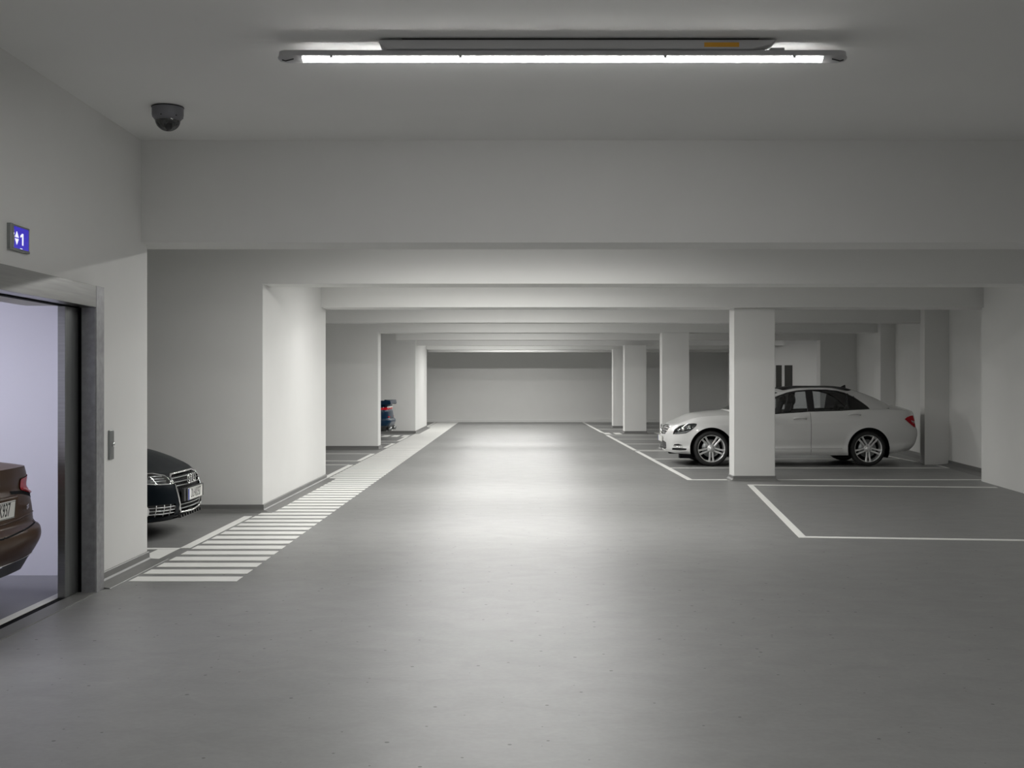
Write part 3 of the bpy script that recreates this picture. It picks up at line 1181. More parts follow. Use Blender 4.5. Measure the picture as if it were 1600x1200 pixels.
def seat(parent, x, y, z0=0.32, top=1.20):
    s = empty('seat', (x, y, 0), parent)
    bm = bmesh.new()
    rows = []
    for f, hw, th in ((0, .22, .12), (.35, .25, .13), (.7, .23, .11), (.92, .17, .08), (1.0, .12, .05)):
        z = z0 + .1 + (top - .24 - z0) * f
        xx = 0.30 * f
        rows.append([bm.verts.new((xx + th * math.cos(a) * .5, hw * math.sin(a), z)) for a in [2 * PI * k / 14 for k in range(14)]])
    for A_, B_ in zip(rows, rows[1:]):
        for i in range(14):
            bm.faces.new((A_[i], A_[(i + 1) % 14], B_[(i + 1) % 14], B_[i]))
    bm.faces.new(rows[0])
    bm.faces.new(rows[-1])
    from_bm('seat_back', bm, M['interior'], s, smooth=True)
    bm = bmesh.new()
    bmesh.ops.create_uvsphere(bm, u_segments=16, v_segments=10, radius=1)
    bmesh.ops.scale(bm, vec=(0.052, 0.135, 0.10), verts=bm.verts)
    bmesh.ops.translate(bm, vec=(0.33, 0, top - .085), verts=bm.verts)
    from_bm('headrest', bm, M['interior'], s, smooth=True)
    box('cushion', -0.5, 0.05, -.24, .24, z0, z0 + .15, M['interior'], s, bevel=.04)
    return s


def build_car(name, sp, label, group=None):
    car = empty(name)
    tag(car, label, 'car', group)
    S = Shape(sp)
    pm = sp['paint']
    L = S.L
    R, rim, arch = sp['wr'], sp['rim'], sp['arch']
    reg = []

    def both(key, pts, axes, ur=(0, 1), raw=None, step=0.05):
        for sg, nm in ((-1, 'l'), (1, 'r')):
            q = [(p[0], p[1]) if axes == SIDE else (sg * abs(p[0]), p[1]) for p in densify(pts, step)]
            uv = invert(S.wrap, q, list(axes), sg, ur)
            reg.append((key + '|' + nm, uv))

    def centred(key, half, ur, step=0.05):
        """half: (|y|, z) outline from top centre to bottom centre on one side; mirrored."""
        q = densify(half, step, closed=False)
        a = invert(S.wrap, [(-p[0], p[1]) for p in q], list(FACE), -1, ur)
        b = [(-u, v) for u, v in a]
        reg.append((key, a + b[::-1]))

    # wheel arches
    for wx in sp['wheels']:
        ang = np.linspace(-0.6, PI + 0.6, 40)
        pts = []
        for a in ang:
            px, pz = wx + arch * math.cos(a), R + arch * math.sin(a)
            if pz > float(S.zb(px)) + 0.002:
                pts.append((px, pz))
        for sg, nm in ((-1, 'l'), (1, 'r')):
            uv = invert(S.wrap, pts, list(SIDE), sg, (0.05, 0.97))
            uv = [(uv[0][0], -0.3)] + uv + [(uv[-1][0], -0.3)]
            reg.append(('cut', uv))
    def by_arc(key, pts, rear):
        # pts: (metres along the outline from the centre line, height)
        for sg, nm in ((-1, 'l'), (1, 'r')):
            reg.append((key + '|' + nm, [arc_uv(S, a, z, rear, sg) for a, z in densify(pts, .04)]))
    for key, pts in sp.get('lamps', []):
        both(key, pts, SIDE if sp.get(key + '_axes', 'side') == 'side' else FACE, sp.get(key + '_ur', (0, 1)))
    for key, pts in sp.get('front_lamps', []):
        by_arc(key, pts, False)
    for key, half in sp.get('front_centre', []):
        centred(key, half, (0, .30))
    for key, pts in sp.get('rear_lamps', []):
        by_arc(key, pts, True)
    # the tail centre sits on the seam u = +-1, so each half is its own outline
    for key, half in sp.get('rear_centre', []):
        for sg, nm in ((-1, 'l'), (1, 'r')):
            q = [(sg * p[0], p[1]) for p in densify(half, .05, closed=False)]
            uv = invert(S.wrap, q, list(FACE), sg, (.72, 1.0))
            uv = [(sg * 1.2 if abs(p[0]) < 1e-6 else u, v) for p, (u, v) in zip(q, uv)]
            uv = [(sg * 1.2, uv[0][1])] + uv + [(sg * 1.2, uv[-1][1])]
            reg.append((key + '|' + nm, uv))
    for key, pts in sp.get('doors', []):
        both(key, pts, SIDE, (.15, .85))
    # axes for the polygons: u must be clipped into the grid
    nu = int(2 * S.per / sp.get('cell', .015))
    nv = int(0.72 / sp.get('cell', .015))
    parts = skin(S.wrap, (-1, 1), (0, 1), nu, nv, reg, 'body')

    def get(key, both_sides=True):
        d = [parts[k] for k in parts if k.split('|')[0] == key]
        if not d:
            return None
        return (d[0][0], d[0][1], np.concatenate([x[2] for x in d]))

    body = skin_obj('body', get('body'), pm, car)
    spec = sp['parts']
    done = {}
    for k in parts:
        key = k.split('|')[0]
        if key in ('body', 'cut'):
            continue
        nm, mat, off, join = spec[key]
        if join:
            if key in done:
                continue
            done[key] = skin_obj(nm, get(key), mat, car, off)
        else:
            done[k] = skin_obj(nm, parts[k], mat, car, off)
        if key in sp.get('bowls', {}):
            bo, bmt = sp['bowls'][key]
            skin_obj(nm + '_bowl', get(key) if join else parts[k], bmt, done[key if join else k], bo)

    # top skin: hood, boot deck; cabin opening is left out
    c0, c1, cw_ = sp['cabin']
    tp = skin(S.top, (-1, 1), (0, 1), nu, 42, [], 'top')['top']
    Wt, Nt, Tt = tp
    cen = Wt[Tt].mean(1)
    hood = cen[:, 0] < sp['cowl']
    hole = (cen[:, 0] > c0) & (cen[:, 0] < c1) & (np.abs(cen[:, 1]) < cw_)
    skin_obj('hood', (Wt, Nt, Tt[hood & ~hole]), pm, car)
    skin_obj('boot_lid', (Wt, Nt, Tt[~hood & ~hole]), pm, car)
    skin_obj('scuttle', (Wt, Nt, Tt[(cen[:, 0] > sp['cowl'] - .02) & (cen[:, 0] < c0 + .02) & (np.abs(cen[:, 1]) < cw_ + .05)]), M['plastic'], car, 0.004)
    # cabin tub
    bm = bmesh.new()
    z1 = float(S.zc(2.3)) - .02
    for f in ((0, 1, 2, 3),):
        pass
    zt = sp['tub']
    bx = [bm.verts.new(p) for p in ((c0, -cw_, .3), (c1, -cw_, .3), (c1, cw_, .3), (c0, cw_, .3),
                                    (c0 - .02, -cw_ - .01, zt[0]), (c1 + .02, -cw_ - .01, zt[1]), (c1 + .02, cw_ + .01, zt[1]), (c0 - .02, cw_ + .01, zt[0]))]
    for f in ((0, 1, 2, 3), (0, 4, 5, 1), (1, 5, 6, 2), (2, 6, 7, 3), (3, 7, 4, 0)):
        bm.faces.new([bx[i] for i in f])
    from_bm('cabin_tub', bm, M['interior'], car)
    box('dashboard', c0 + .0, c0 + .42, -cw_ + .02, cw_ - .02, .6, zt[0] + .015, M['interior'], car, bevel=.05)
    box('rear_shelf', c1 - .55, c1 - .02, -cw_ + .02, cw_ - .02, zt[1] - .14, zt[1] - .05, M['interior'], car, bevel=.02)
    for x, y in ((sp['seats'][0], -.36), (sp['seats'][0], .36)):
        seat(car, x, y, top=sp['roof'] - .17)
    for y in (-.36, .36):
        seat(car, sp['seats'][1] + .12, y, top=sp['roof'] - .36)
    sw = tube('steering_wheel', [(0, .18 * math.cos(a), .18 * math.sin(a)) for a in [2 * PI * k / 24 for k in range(24)]], .013, M['interior'], car, 6, closed=True)
    sw.location = (sp['seats'][0] - .62, sp.get('wheel_side', -1) * .36, .86)
    sw.rotation_euler = (0, -.45, 0)

    # greenhouse
    G = []
    dlo = sp['dlo']

    def inset(poly, d):
        P = [Vector(p) for p in poly]
        n = len(P)
        area = sum(P[i].x * P[(i + 1) % n].y - P[(i + 1) % n].x * P[i].y for i in range(n))
        sg = 1 if area > 0 else -1
        out = []
        for i in range(n):
            a = (P[i] - P[i - 1]).normalized()
            b = (P[(i + 1) % n] - P[i]).normalized()
            na, nb = Vector((-a.y, a.x)) * sg, Vector((-b.y, b.x)) * sg
            h = na + nb
            h.normalize()
            q = P[i] + h * (d / max(.5, h.dot(na)))
            out.append((q.x, q.y))
        return out

    def clip(poly, x0, x1):
        def cut(pl, keep, xx):
            out = []
            for i in range(len(pl)):
                p, q = pl[i], pl[(i + 1) % len(pl)]
                kp, kq = keep(p[0]), keep(q[0])
                if kp:
                    out.append(p)
                if kp != kq:
                    t = (xx - p[0]) / (q[0] - p[0])
                    out.append((xx, p[1] + (q[1] - p[1]) * t))
            return out
        pl = cut(poly, lambda x: x >= x0, x0)
        return cut(pl, lambda x: x <= x1, x1)

    ins = inset(dlo, sp.get('frame_w', .017))
    bp0, bp1 = sp['bpillar']
    qx = sp['quarter']
    panes = [clip(ins, -1, bp0), clip(ins, bp1, qx - .010), clip(ins, qx + .010, 99)]
    gr = []
    for sg, nm in ((-1, 'l'), (1, 'r')):
        for p_, pn in enumerate(panes):
            gr.append(('side%d|%s' % (p_, nm), invert(S.green, densify(pn, .05), list(SIDE), sg, (.25, .85))))
        gr.append(('frame|' + nm, invert(S.green, densify(dlo, .05), list(SIDE), sg, (.25, .85))))
    nG = len(S.gB) - 1
    ua, uc = sp['ws_u'] / nG, sp['rw_u'] / nG
    gr.append(('windshield', [(-ua, .05), (-ua * .94, .95), (ua * .94, .95), (ua, .05)]))
    for sg, nm in ((-1, 'l'), (1, 'r')):
        gr.append(('rear_window|' + nm, [(sg * uc, .10), (sg * (uc + .01), .93), (sg * 1.2, .95), (sg * 1.2, .12)]))
    gp = skin(S.green, (-1, 1), (0, 1), int(2 * 4.6 / .014), 40, gr, 'pillars')

    def gget(key):
        d = [gp[k] for k in gp if k.split('|')[0] == key]
        return (d[0][0], d[0][1], np.concatenate([x[2] for x in d])) if d else None
    skin_obj('pillars', gp['pillars'], pm, car, thick=.012)
    for k in gp:
        key = k.split('|')[0]
        if key.startswith('side'):
            skin_obj('side_window', gp[k], M['glass'] if key != 'side2' else M['tint'], car)
        elif key == 'frame':
            skin_obj('window_frame', gp[k], M['plastic'], car, .001, thick=.02)
    skin_obj('windshield', gp['windshield'], M['glass'], car)
    d = gget('rear_window')
    if d:
        skin_obj('rear_window', d, M['tint'], car)
    # roof
    rr = []
    if sp.get('roof_glass'):
        rr = [('roof_panel', [(-1.1, .12), (1.1, .12), (1.1, 1.1), (-1.1, 1.1)])]
    rp = skin(S.roof, (-1, 1), (0, 1), 330, 30, rr, 'roof')
    skin_obj('roof', rp['roof'], pm, car)
    if 'roof_panel' in rp:
        skin_obj('roof_panel', rp['roof_panel'], M['roof_glass'], car)

    # underbody and wheel housings
    bm = bmesh.new()
    uu = np.linspace(-1, 1, 121)
    e = S.wrap(uu, np.zeros_like(uu))
    ring = [bm.verts.new((float(p[0]) * .985 + L * .0075, float(np.clip(p[1] * .97, -.64, .64)), float(p[2]) - .012)) for p in e[:-1]]
    cs = bm.verts.new((L / 2, 0, .15))
    for i in range(len(ring)):
        bm.faces.new((ring[i], ring[(i + 1) % len(ring)], cs))
    from_bm('underbody', bm, M['black'], car)
    for wx in sp['wheels']:
        for sg in (-1, 1):
            bm = bmesh.new()
            rows = []
            hw_max = .86
            for yy in (hw_max - .005, .58):
                rows.append([bm.verts.new((wx + (arch + .004) * math.cos(a), sg * yy, R + (arch + .004) * math.sin(a))) for a in np.linspace(-.45, PI + .45, 30)])
            for i in range(29):
                bm.faces.new((rows[0][i], rows[0][i + 1], rows[1][i + 1], rows[1][i]))
            bm.faces.new(rows[1])
            from_bm('wheel_housing', bm, M['black'], car)
            make_wheel(car, wx, sg * sp['wy'], -sg * -1, R, rim, sp.get('spokes', 'twin'), sp.get('spin', PI / 2 + PI))

    # seams
    for nm, line, wdt in sp.get('seams', []):
        for sg in (-1, 1):
            uv = invert(S.wrap, densify(line, .04, closed=False), list(SIDE), sg, (.1, .95))
            ribbon(nm, S.wrap, uv, wdt, M['black'], car)
    for nm, line, wdt in sp.get('front_seams', []):
        q = densify(line, .03, closed=False)
        for sg in (-1, 1):
            uv = invert(S.wrap, [(sg * a, b) for a, b in q], list(FACE), sg, (0, .3))
            ribbon(nm, S.wrap, uv, wdt, M['black'], car)
    for nm, line, wdt in sp.get('rear_seams', []):
        q = densify(line, .03, closed=False)
        for sg in (-1, 1):
            uv = invert(S.wrap, [(sg * max(a, .001), b) for a, b in q], list(FACE), sg, (.72, 1))
            ribbon(nm, S.wrap, uv, wdt, M['black'], car)
    # hood shut line along the top skin edge
    # door handles
    for hx0, hx1, hz, hmat in sp.get('handles', []):
        for sg in (-1, 1):
            uv = invert(S.wrap, [(hx0 + (hx1 - hx0) * k / 8, hz + .010 * math.sin(PI * k / 8)) for k in range(9)], list(SIDE), sg, (.15, .85))
            P, n = on_skin(S.wrap, uv, 0.0)
            pts = [tuple(P[k] + n[k] * (.004 + .030 * math.sin(PI * k / 8) ** .5)) for k in range(9)]
            tube('door_handle', pts, .014, hmat, car, 8, flat=.7)
            c = P[4]
            bm = bmesh.new()
            bmesh.ops.create_uvsphere(bm, u_segments=14, v_segments=8, radius=1)
            bmesh.ops.scale(bm, vec=(.055, .006, .026), verts=bm.verts)
            bmesh.ops.translate(bm, vec=tuple(c - np.array([0.02, 0, 0.004])), verts=bm.verts)
            from_bm('handle_recess', bm, M['plastic'] if pm is not M['paint_white'] else M['paint_white'], car, smooth=True)
    # mirrors
    mx, mz = sp['mirror']
    for sg in (-1, 1):
        bm = bmesh.new()
        bmesh.ops.create_uvsphere(bm, u_segments=20, v_segments=12, radius=1)
        bmesh.ops.scale(bm, vec=(.075, .115, .068), verts=bm.verts)
        for v_ in bm.verts:
            if v_.co.x > .02:
                v_.co.x = .02
        bmesh.ops.translate(bm, vec=(mx, sg * .93, mz), verts=bm.verts)
        mo = from_bm('mirror', bm, pm, car, smooth=True)
        box('mirror_arm', mx - .02, mx + .015, *sorted((sg * .76, sg * .86)), mz - .055, mz - .03, M['plastic'], mo, bevel=.006)
    if sp.get('antenna'):
        ax_, az_ = sp['antenna']
        prism_pts = [(ax_ - .13, 0), (ax_ + .035, .012), (ax_ + .035, -.012)]
        bm = bmesh.new()
        lo = [bm.verts.new((x, y * 1.6, az_ - .03)) for x, y in prism_pts]
        hi = bm.verts.new((ax_ + .03, 0, az_ + .045))
        hi2 = bm.verts.new((ax_ + .012, 0, az_ + .045))
        bm.faces.new(lo)
        bm.faces.new((lo[0], lo[1], hi, hi2))
        bm.faces.new((lo[0], hi2, hi, lo[2]))
        bm.faces.new((lo[1], lo[2], hi))
        from_bm('antenna', bm, M['plastic'], car)
    return car, S


# ---- white sedan
WHITE = dict(
    paint=M['paint_white'], flare=1,
    outline=[(0, 0), (.012, .25), (.045, .48), (.14, .68), (.34, .80), (.65, .856), (1.15, .875), (2.3, .885), (3.5, .878), (3.95, .855), (4.25, .79), (4.44, .64), (4.52, .38), (4.545, 0)],
    zb=[(0, .235), (.2, .215), (.45, .205), (.8, .19), (3.4, .19), (3.9, .215), (4.2, .25), (4.545, .28)],
    zs=[(0, .73), (.08, .745), (.2, .78), (.42, .835), (.7, .868), (1.05, .885), (1.5, .880), (1.96, .905), (2.516, .943), (3.0, .962), (3.57, .985), (3.9, .985), (4.2, .975), (4.4, .965), (4.545, .955)],
    zc=[(.1, .74), (.16, .775), (.22, .81), (.44, .885), (.73, .934), (1.02, .963), (1.3, .975), (2.0, .98), (3.0, 1.0), (3.9, 1.06), (4.1, 1.058), (4.25, 1.04), (4.4, 1.015), (4.52, .985)],
    If=[(0, .05), (.12, .015), (.4, .0), (.58, .012), (.72, .035), (.86, .075), (.95, .12), (1, .17)],
    Ir=[(0, .13), (.12, .06), (.25, .02), (.42, .0), (.52, .01), (.60, .035), (.8, .05), (.93, .065), (1, .085)],
    Is=[(0, .055), (.08, .018), (.16, .012), (.22, .022), (.4, .006), (.6, .0), (.74, .004), (.80, .016), (.92, .045), (1, .085)],
    spine=(.62, 4.15), wheels=(.784, 3.524), wr=.308, rim=.236, arch=.368, wy=.862,
    cabin=(1.32, 3.95, .70), cowl=1.22, tub=(.88, .95), seats=(1.98, 2.85),
    gB=[(1.12, 0, .965), (1.15, .35, .96), (1.26, .60, .93), (1.42, .745, .872), (1.85, .785, .885), (2.5, .795, .93), (3.1, .785, .955), (3.72, .735, .965), (4.02, .50, 1.03), (4.10, 0, 1.045)],
    gR=[(1.98, 0, 1.34), (1.99, .3, 1.335), (2.02, .47, 1.315), (2.09, .545, 1.30), (2.3, .585, 1.345), (2.6, .60, 1.362), (2.95, .59, 1.353), (3.28, .545, 1.285), (3.42, .42, 1.312), (3.46, 0, 1.325)],
    rspine=(2.5, 2.95), roof=1.406, roof_glass=True,
    dlo=[(1.50, .882), (1.96, .912), (2.516, .950), (3.1, .968), (3.57, .982), (3.577, 1.006), (3.545, 1.045), (3.48, 1.10), (3.346, 1.201), (3.176, 1.286), (3.04, 1.318), (2.84, 1.338), (2.58, 1.338), (2.33, 1.322), (2.16, 1.288), (1.96, 1.215), (1.75, 1.08)],
    bpillar=(2.475, 2.60), quarter=3.196, ws_u=2.75, rw_u=8.05,
    lamps=[('headlight', [(.135, .552), (.163, .631), (.248, .699), (.348, .734), (.487, .750), (.535, .734), (.518, .699), (.419, .614), (.348, .574), (.22, .555)]),
           ('fog_slot', [(.145, .352), (.155, .375), (.22, .385), (.30, .360), (.22, .350)]),
           ('fog_intake', [(.125, .275), (.125, .312), (.25, .316), (.36, .305), (.35, .278), (.25, .27)]),
           ('taillight', [(4.174, .819), (4.225, .855), (4.30, .876), (4.37, .882), (4.395, .80), (4.415, .667), (4.36, .685), (4.27, .745)])],
    headlight_ur=(0, .3), fog_slot_ur=(0, .3), fog_intake_ur=(0, .3), taillight_ur=(.7, 1),
    front_centre=[('grille', [(0, .705), (.30, .700), (.42, .67), (.41, .60), (.36, .545), (0, .535)]),
                  ('intake', [(0, .42), (.34, .42), (.46, .40), (.44, .30), (.36, .275), (0, .275)])],
    doors=[('front_door', [(1.30, .30), (1.30, .60), (1.24, .80), (1.36, .868), (1.94, .898), (2.515, .937), (2.515, .30)]),
           ('rear_door', [(2.519, .30), (2.519, .937), (3.0, .955), (3.40, .962), (3.44, .85), (3.25, .72), (3.10, .52), (3.06, .30)])],
    parts={'headlight': ('headlight', M['lens'], .002, False), 'fog_slot': ('fog_slot', M['plastic'], -.012, False), 'fog_intake': ('fog_intake', M['plastic'], -.012, False),
           'taillight': ('taillight', M['red_lens'], .004, False), 'grille': ('grille', M['plastic'], -.02, True), 'intake': ('lower_intake', M['plastic'], -.015, True),
           'front_door': ('door', M['paint_white'], 0, False), 'rear_door': ('door', M['paint_white'], 0, False)},
    bowls={'headlight': (-.035, M['plastic'])},
    seams=[('door_gap', [(2.517, .21), (2.517, .936)], .006), ('door_gap', [(1.30, .21), (1.30, .60), (1.24, .80), (1.34, .87)], .006),
           ('sill_gap', [(1.30, .302), (3.06, .31)], .003)],
    handles=[(2.216, 2.440, .828, M['paint_white']), (3.176, 3.388, .893, M['paint_white'])],
    mirror=(1.60, .95), antenna=(3.33, 1.375), spin=PI * 1.5, cell=.015,
)
car, S = build_car('sedan', WHITE, 'white four-door sedan with black roof parked side-on behind the near right column')
W_CAR = (2.70, 21.30, 0)
car.location = W_CAR
# grille bars, star, headlight innards
for z in (.685, .645, .605, .565):
    hw_ = .40 if z > .58 else .37
    uv = invert(S.wrap, [(-hw_ + 2 * hw_ * k / 16, z) for k in range(9)], list(FACE), -1, (0, .3))
    uv = uv + [(-u, v) for u, v in uv[:-1][::-1]]
    skin_tube('grille_bar', S.wrap, uv, .012, M['chrome'], car, off=-.004, flat=.8)
uv = invert(S.wrap, [(-.43 + .43 * k / 8, .345) for k in range(9)], list(FACE), -1, (0, .3))
skin_tube('intake_bar', S.wrap, uv + [(-u, v) for u, v in uv[:-1][::-1]], .006, M['plastic'], car, off=-.006)
st = tube('badge', [(0, .085 * math.cos(a), .085 * math.sin(a)) for a in [2 * PI * k / 32 for k in range(32)]], .007, M['chrome'], car, 6, closed=True)
st.location = (.018, 0, .62)
bm = bmesh.new()
for k in range(3):
    a = PI / 2 + 2 * PI * k / 3
    add = [bm.verts.new(p) for p in ((-.006, 0.012 * math.cos(a + PI / 2), .012 * math.sin(a + PI / 2)), (-.006, .085 * math.cos(a), .085 * math.sin(a)), (-.006, -.012 * math.cos(a + PI / 2), -.012 * math.sin(a + PI / 2)), (-.016, 0, 0))]
    bm.faces.new((add[0], add[1], add[3]))
    bm.faces.new((add[1], add[2], add[3]))
    bm.faces.new((add[0], add[1], add[2]))
from_bm('badge_star', bm, M['chrome'], st)
plate(car, (-.006, 0, .455), '', -1)
for sg in (-1, 1):
    for x, z, r in ((.30, .655, .042), (.40, .690, .038), (.22, .62, .026)):
        uv = invert(S.wrap, [(x, z)], list(SIDE), sg, (0, .3))
        P, n = on_skin(S.wrap, uv, -.025)
        bm = bmesh.new()
        bmesh.ops.create_uvsphere(bm, u_segments=16, v_segments=10, radius=r)
        bmesh.ops.translate(bm, vec=tuple(P[0]), verts=bm.verts)
        from_bm('headlight_projector', bm, M['chrome'], car, smooth=True)
    uv = invert(S.wrap, [(.16, .572), (.25, .578), (.35, .60), (.42, .63)], list(SIDE), sg, (0, .3))
    skin_tube('headlight_trim', S.wrap, uv, .010, M['alloy'], car, off=-.012)
    uv = invert(S.wrap, [(.145, .345), (.20, .336), (.30, .330)], list(SIDE), sg, (0, .3))
    skin_tube('fog_trim', S.wrap, uv, .008, M['chrome'], car, off=.0)
    uv = invert(S.wrap, [(4.30, .80), (4.34, .785), (4.39, .78), (4.40, .745), (4.36, .745), (4.32, .77)], list(SIDE), sg, (.7, 1))
    P, n = on_skin(S.wrap, uv, .007)
    bm = bmesh.new()
    bm.faces.new([bm.verts.new(tuple(p)) for p in P])
    from_bm('reversing_lamp', bm, M['white_plastic'], car)
    uv = invert(S.wrap, [(.55, .64), (1.6, .70), (2.4, .733), (3.1, .79), (3.7, .83)], list(SIDE), sg, (.1, .9))
    # spoiler lips in front of the wheels
for wx in (.784 - .42, 3.524 - .42):
    for sg in (-1, 1):
        prism('air_deflector', [(wx - .12, sg * .60), (wx + .10, sg * .60), (wx + .10, sg * .80), (wx - .12, sg * .78)][::sg], .135, .205, M['black'], car)

# ---- saloons of the second make (front and rear details shared, each car shows only one end)
def saloon(paint, **kw):
    d = dict(
        paint=paint,
        outline=[(0, 0), (.015, .25), (.05, .48), (.14, .67), (.34, .79), (.65, .85), (1.15, .87), (2.3, .88), (3.6, .872), (4.05, .85), (4.40, .81), (4.535, .69), (4.58, .42), (4.595, 0)],
        zb=[(0, .19), (.3, .19), (.8, .18), (3.5, .18), (4.0, .19), (4.595, .235)],
        zs=[(0, .615), (.08, .635), (.2, .67), (.42, .72), (.7, .76), (1.05, .80), (1.5, .825), (2.0, .845), (2.6, .865), (3.6, .89), (4.2, .895), (4.45, .90), (4.595, .905)],
        zc=[(.1, .64), (.16, .67), (.25, .72), (.4, .775), (.8, .85), (1.2, .90), (2.0, .93), (3.8, .96), (4.2, .965), (4.4, .955), (4.55, .93)],
        If=[(0, .05), (.10, .02), (.3, .0), (.5, .006), (.72, .03), (.88, .07), (.96, .11), (1, .155)],
        Ir=[(0, .12), (.10, .09), (.18, .045), (.34, .0), (.42, .012), (.46, .055), (.55, .06), (.75, .085), (.80, .10), (.93, .085), (1, .085)],
        Is=[(0, .06), (.08, .02), (.22, .012), (.4, .0), (.6, .0), (.72, .006), (.80, .020), (.92, .05), (1, .09)],
        spine=(.62, 4.2), wheels=(.80, 3.58), wr=.31, rim=.225, arch=.365, wy=.855,
        cabin=(1.40, 4.0, .69), cowl=1.28, tub=(.82, .87), seats=(2.0, 2.9),
        gB=[(1.2, 0, .90), (1.23, .35, .895), (1.34, .60, .865), (1.5, .74, .812), (1.9, .78, .825), (2.5, .788, .85), (3.1, .78, .87), (3.75, .73, .88), (4.02, .50, .94), (4.10, 0, .95)],
        gR=[(2.02, 0, 1.29), (2.03, .3, 1.285), (2.06, .46, 1.27), (2.12, .53, 1.25), (2.3, .57, 1.29), (2.6, .585, 1.31), (2.95, .575, 1.30), (3.25, .53, 1.25), (3.38, .42, 1.27), (3.42, 0, 1.285)],
        rspine=(2.5, 2.95), roof=1.345,
        dlo=[(1.6, .835), (2.5, .872), (3.5, .90), (3.52, .925), (3.35, 1.08), (3.15, 1.20), (2.95, 1.26), (2.6, 1.275), (2.35, 1.262), (2.15, 1.22), (1.9, 1.08)],
        bpillar=(2.48, 2.58), quarter=3.18, ws_u=2.75, rw_u=7.35,
        front_lamps=[('headlight', [(.43, .515), (.50, .595), (.66, .625), (.90, .63), (.97, .60), (.90, .55), (.70, .528)]),
                     ('fog_grille', [(.45, .235), (.45, .335), (.62, .345), (.88, .34), (.90, .25), (.62, .228)])],
        front_centre=[('grille', [(0, .598), (.34, .595), (.415, .575), (.405, .47), (.365, .285), (.32, .245), (0, .235)]),
                      ('intake', [(0, .222), (.34, .225), (.42, .20), (.40, .192), (0, .192)])],
        rear_lamps=[('taillight', [(.50, .825), (.70, .838), (.95, .845), (1.02, .79), (.99, .71), (.90, .672), (.70, .712), (.50, .752)]), ('apron', [(-.2, .305), (.5, .31), (1.06, .335), (1.06, 0), (-.2, 0)])],
        rear_centre=[('boot_face', [(0, .90), (.72, .895), (.755, .70), (.74, .58), (.66, .53), (0, .50)]),
                     ],
        doors=[('front_door', [(1.36, .30), (1.36, .60), (1.30, .76), (1.45, .812), (2.0, .835), (2.525, .855), (2.525, .30)]),
               ('rear_door', [(2.53, .30), (2.53, .855), (3.0, .868), (3.42, .876), (3.44, .80), (3.28, .70), (3.12, .52), (3.08, .30)])],
        parts={'headlight': ('headlight', M['lens'], .002, False), 'fog_grille': ('fog_grille', M['plastic'], -.02, False),
               'taillight': ('taillight', M['red_lens'], .006, False), 'grille': ('grille', M['plastic'], -.025, True), 'intake': ('lower_intake', M['plastic'], -.015, True),
               'boot_face': ('boot_face', paint, 0, True), 'apron': ('bumper_apron', M['plastic'], .004, True),
               'front_door': ('door', paint, 0, False), 'rear_door': ('door', paint, 0, False)},
        bowls={'headlight': (-.045, M['plastic'])},
        seams=[('door_gap', [(2.527, .21), (2.527, .852)], .006), ('door_gap', [(1.36, .21), (1.36, .60), (1.30, .76)], .006), ('door_gap', [(3.42, .87), (3.44, .80), (3.28, .72)], .006)],
        rear_seams=[('boot_gap_and_shade', [(0, .502), (.66, .532), (.74, .58), (.758, .70)], .011)],
        handles=[(2.25, 2.46, .76, paint), (3.18, 3.39, .79, paint)],
        mirror=(1.68, .90), antenna=(3.25, 1.335), cell=.014,
    )
    d.update(kw)
    return d


def number_rear(car, S):
    pass


# brown saloon in the lift: we see its tail
spb = saloon(M['paint_brown'])
car, S = build_car('saloon', spb, 'glossy brown saloon seen from its tail inside the open car lift')
TX = -3.05
car.location = (TX - S.L, 7.05, 0)
P, n = on_skin(S.wrap, [(-.9999, .56)], 0)


def rear_x(S, z, y=0.0):
    uv = invert(S.wrap, [(-max(abs(y), .002), z)], list(FACE), -1, (.72, 1))
    P, n = on_skin(S.wrap, uv, 0)
    return float(P[0][0])


rings_badge('badge', (rear_x(S, .818) + .010, 0, .818), .033, car)
plate(car, (rear_x(S, .655, .2) + .016, 0, .658), 'DU\u00b7KK937', 1, w=.52, tilt=-.08)
box('plate_recess', rear_x(S, .66) - .02, rear_x(S, .66) + .004, -.34, .34, .585, .735, M['paint_brown'], car, bevel=.01)
text('model_lettering', '2.0 TDI', .036, (rear_x(S, .645, .45) + .012, .50, .645), (PI / 2, 0, PI / 2 + .30), M['chrome'], car, depth=.001)
for sg in (-1, 1):
    q = densify([(.30, .752), (.50, .738), (.64, .712), (.79, .676)], .04, closed=False)
    uv = invert(S.wrap, [(sg * a, b) for a, b in q], list(FACE), sg, (.72, 1))
    ribbon('boot_gap_and_shade', S.wrap, uv, .022, M['black'], car, .003)  # black ribbon painted in as the shadow under the plate ledge
    uv = invert(S.wrap, [(sg * a, b) for a, b in densify([(.02, .575), (.35, .582), (.66, .60)], .04, closed=False)], list(FACE), sg, (.72, 1))
    skin_tube('boot_crease', S.wrap, uv, .006, M['paint_brown'], car, off=.001)
    uv = invert(S.wrap, [(sg * a, b) for a, b in densify([(.02, .318), (.45, .322), (.80, .338)], .04, closed=False)], list(FACE), sg, (.72, 1))
    skin_tube('apron_trim', S.wrap, uv, .004, M['chrome'], car, off=.004)
    uv = invert(S.wrap, [(sg * a, b) for a, b in densify([(.52, .757), (.60, .738), (.68, .722)], .04, closed=False)], list(FACE), sg, (.72, 1))
    skin_tube('taillight_strip', S.wrap, uv, .007, plain('pale_red_strip', (.75, .2, .22), .2), car, off=.010)

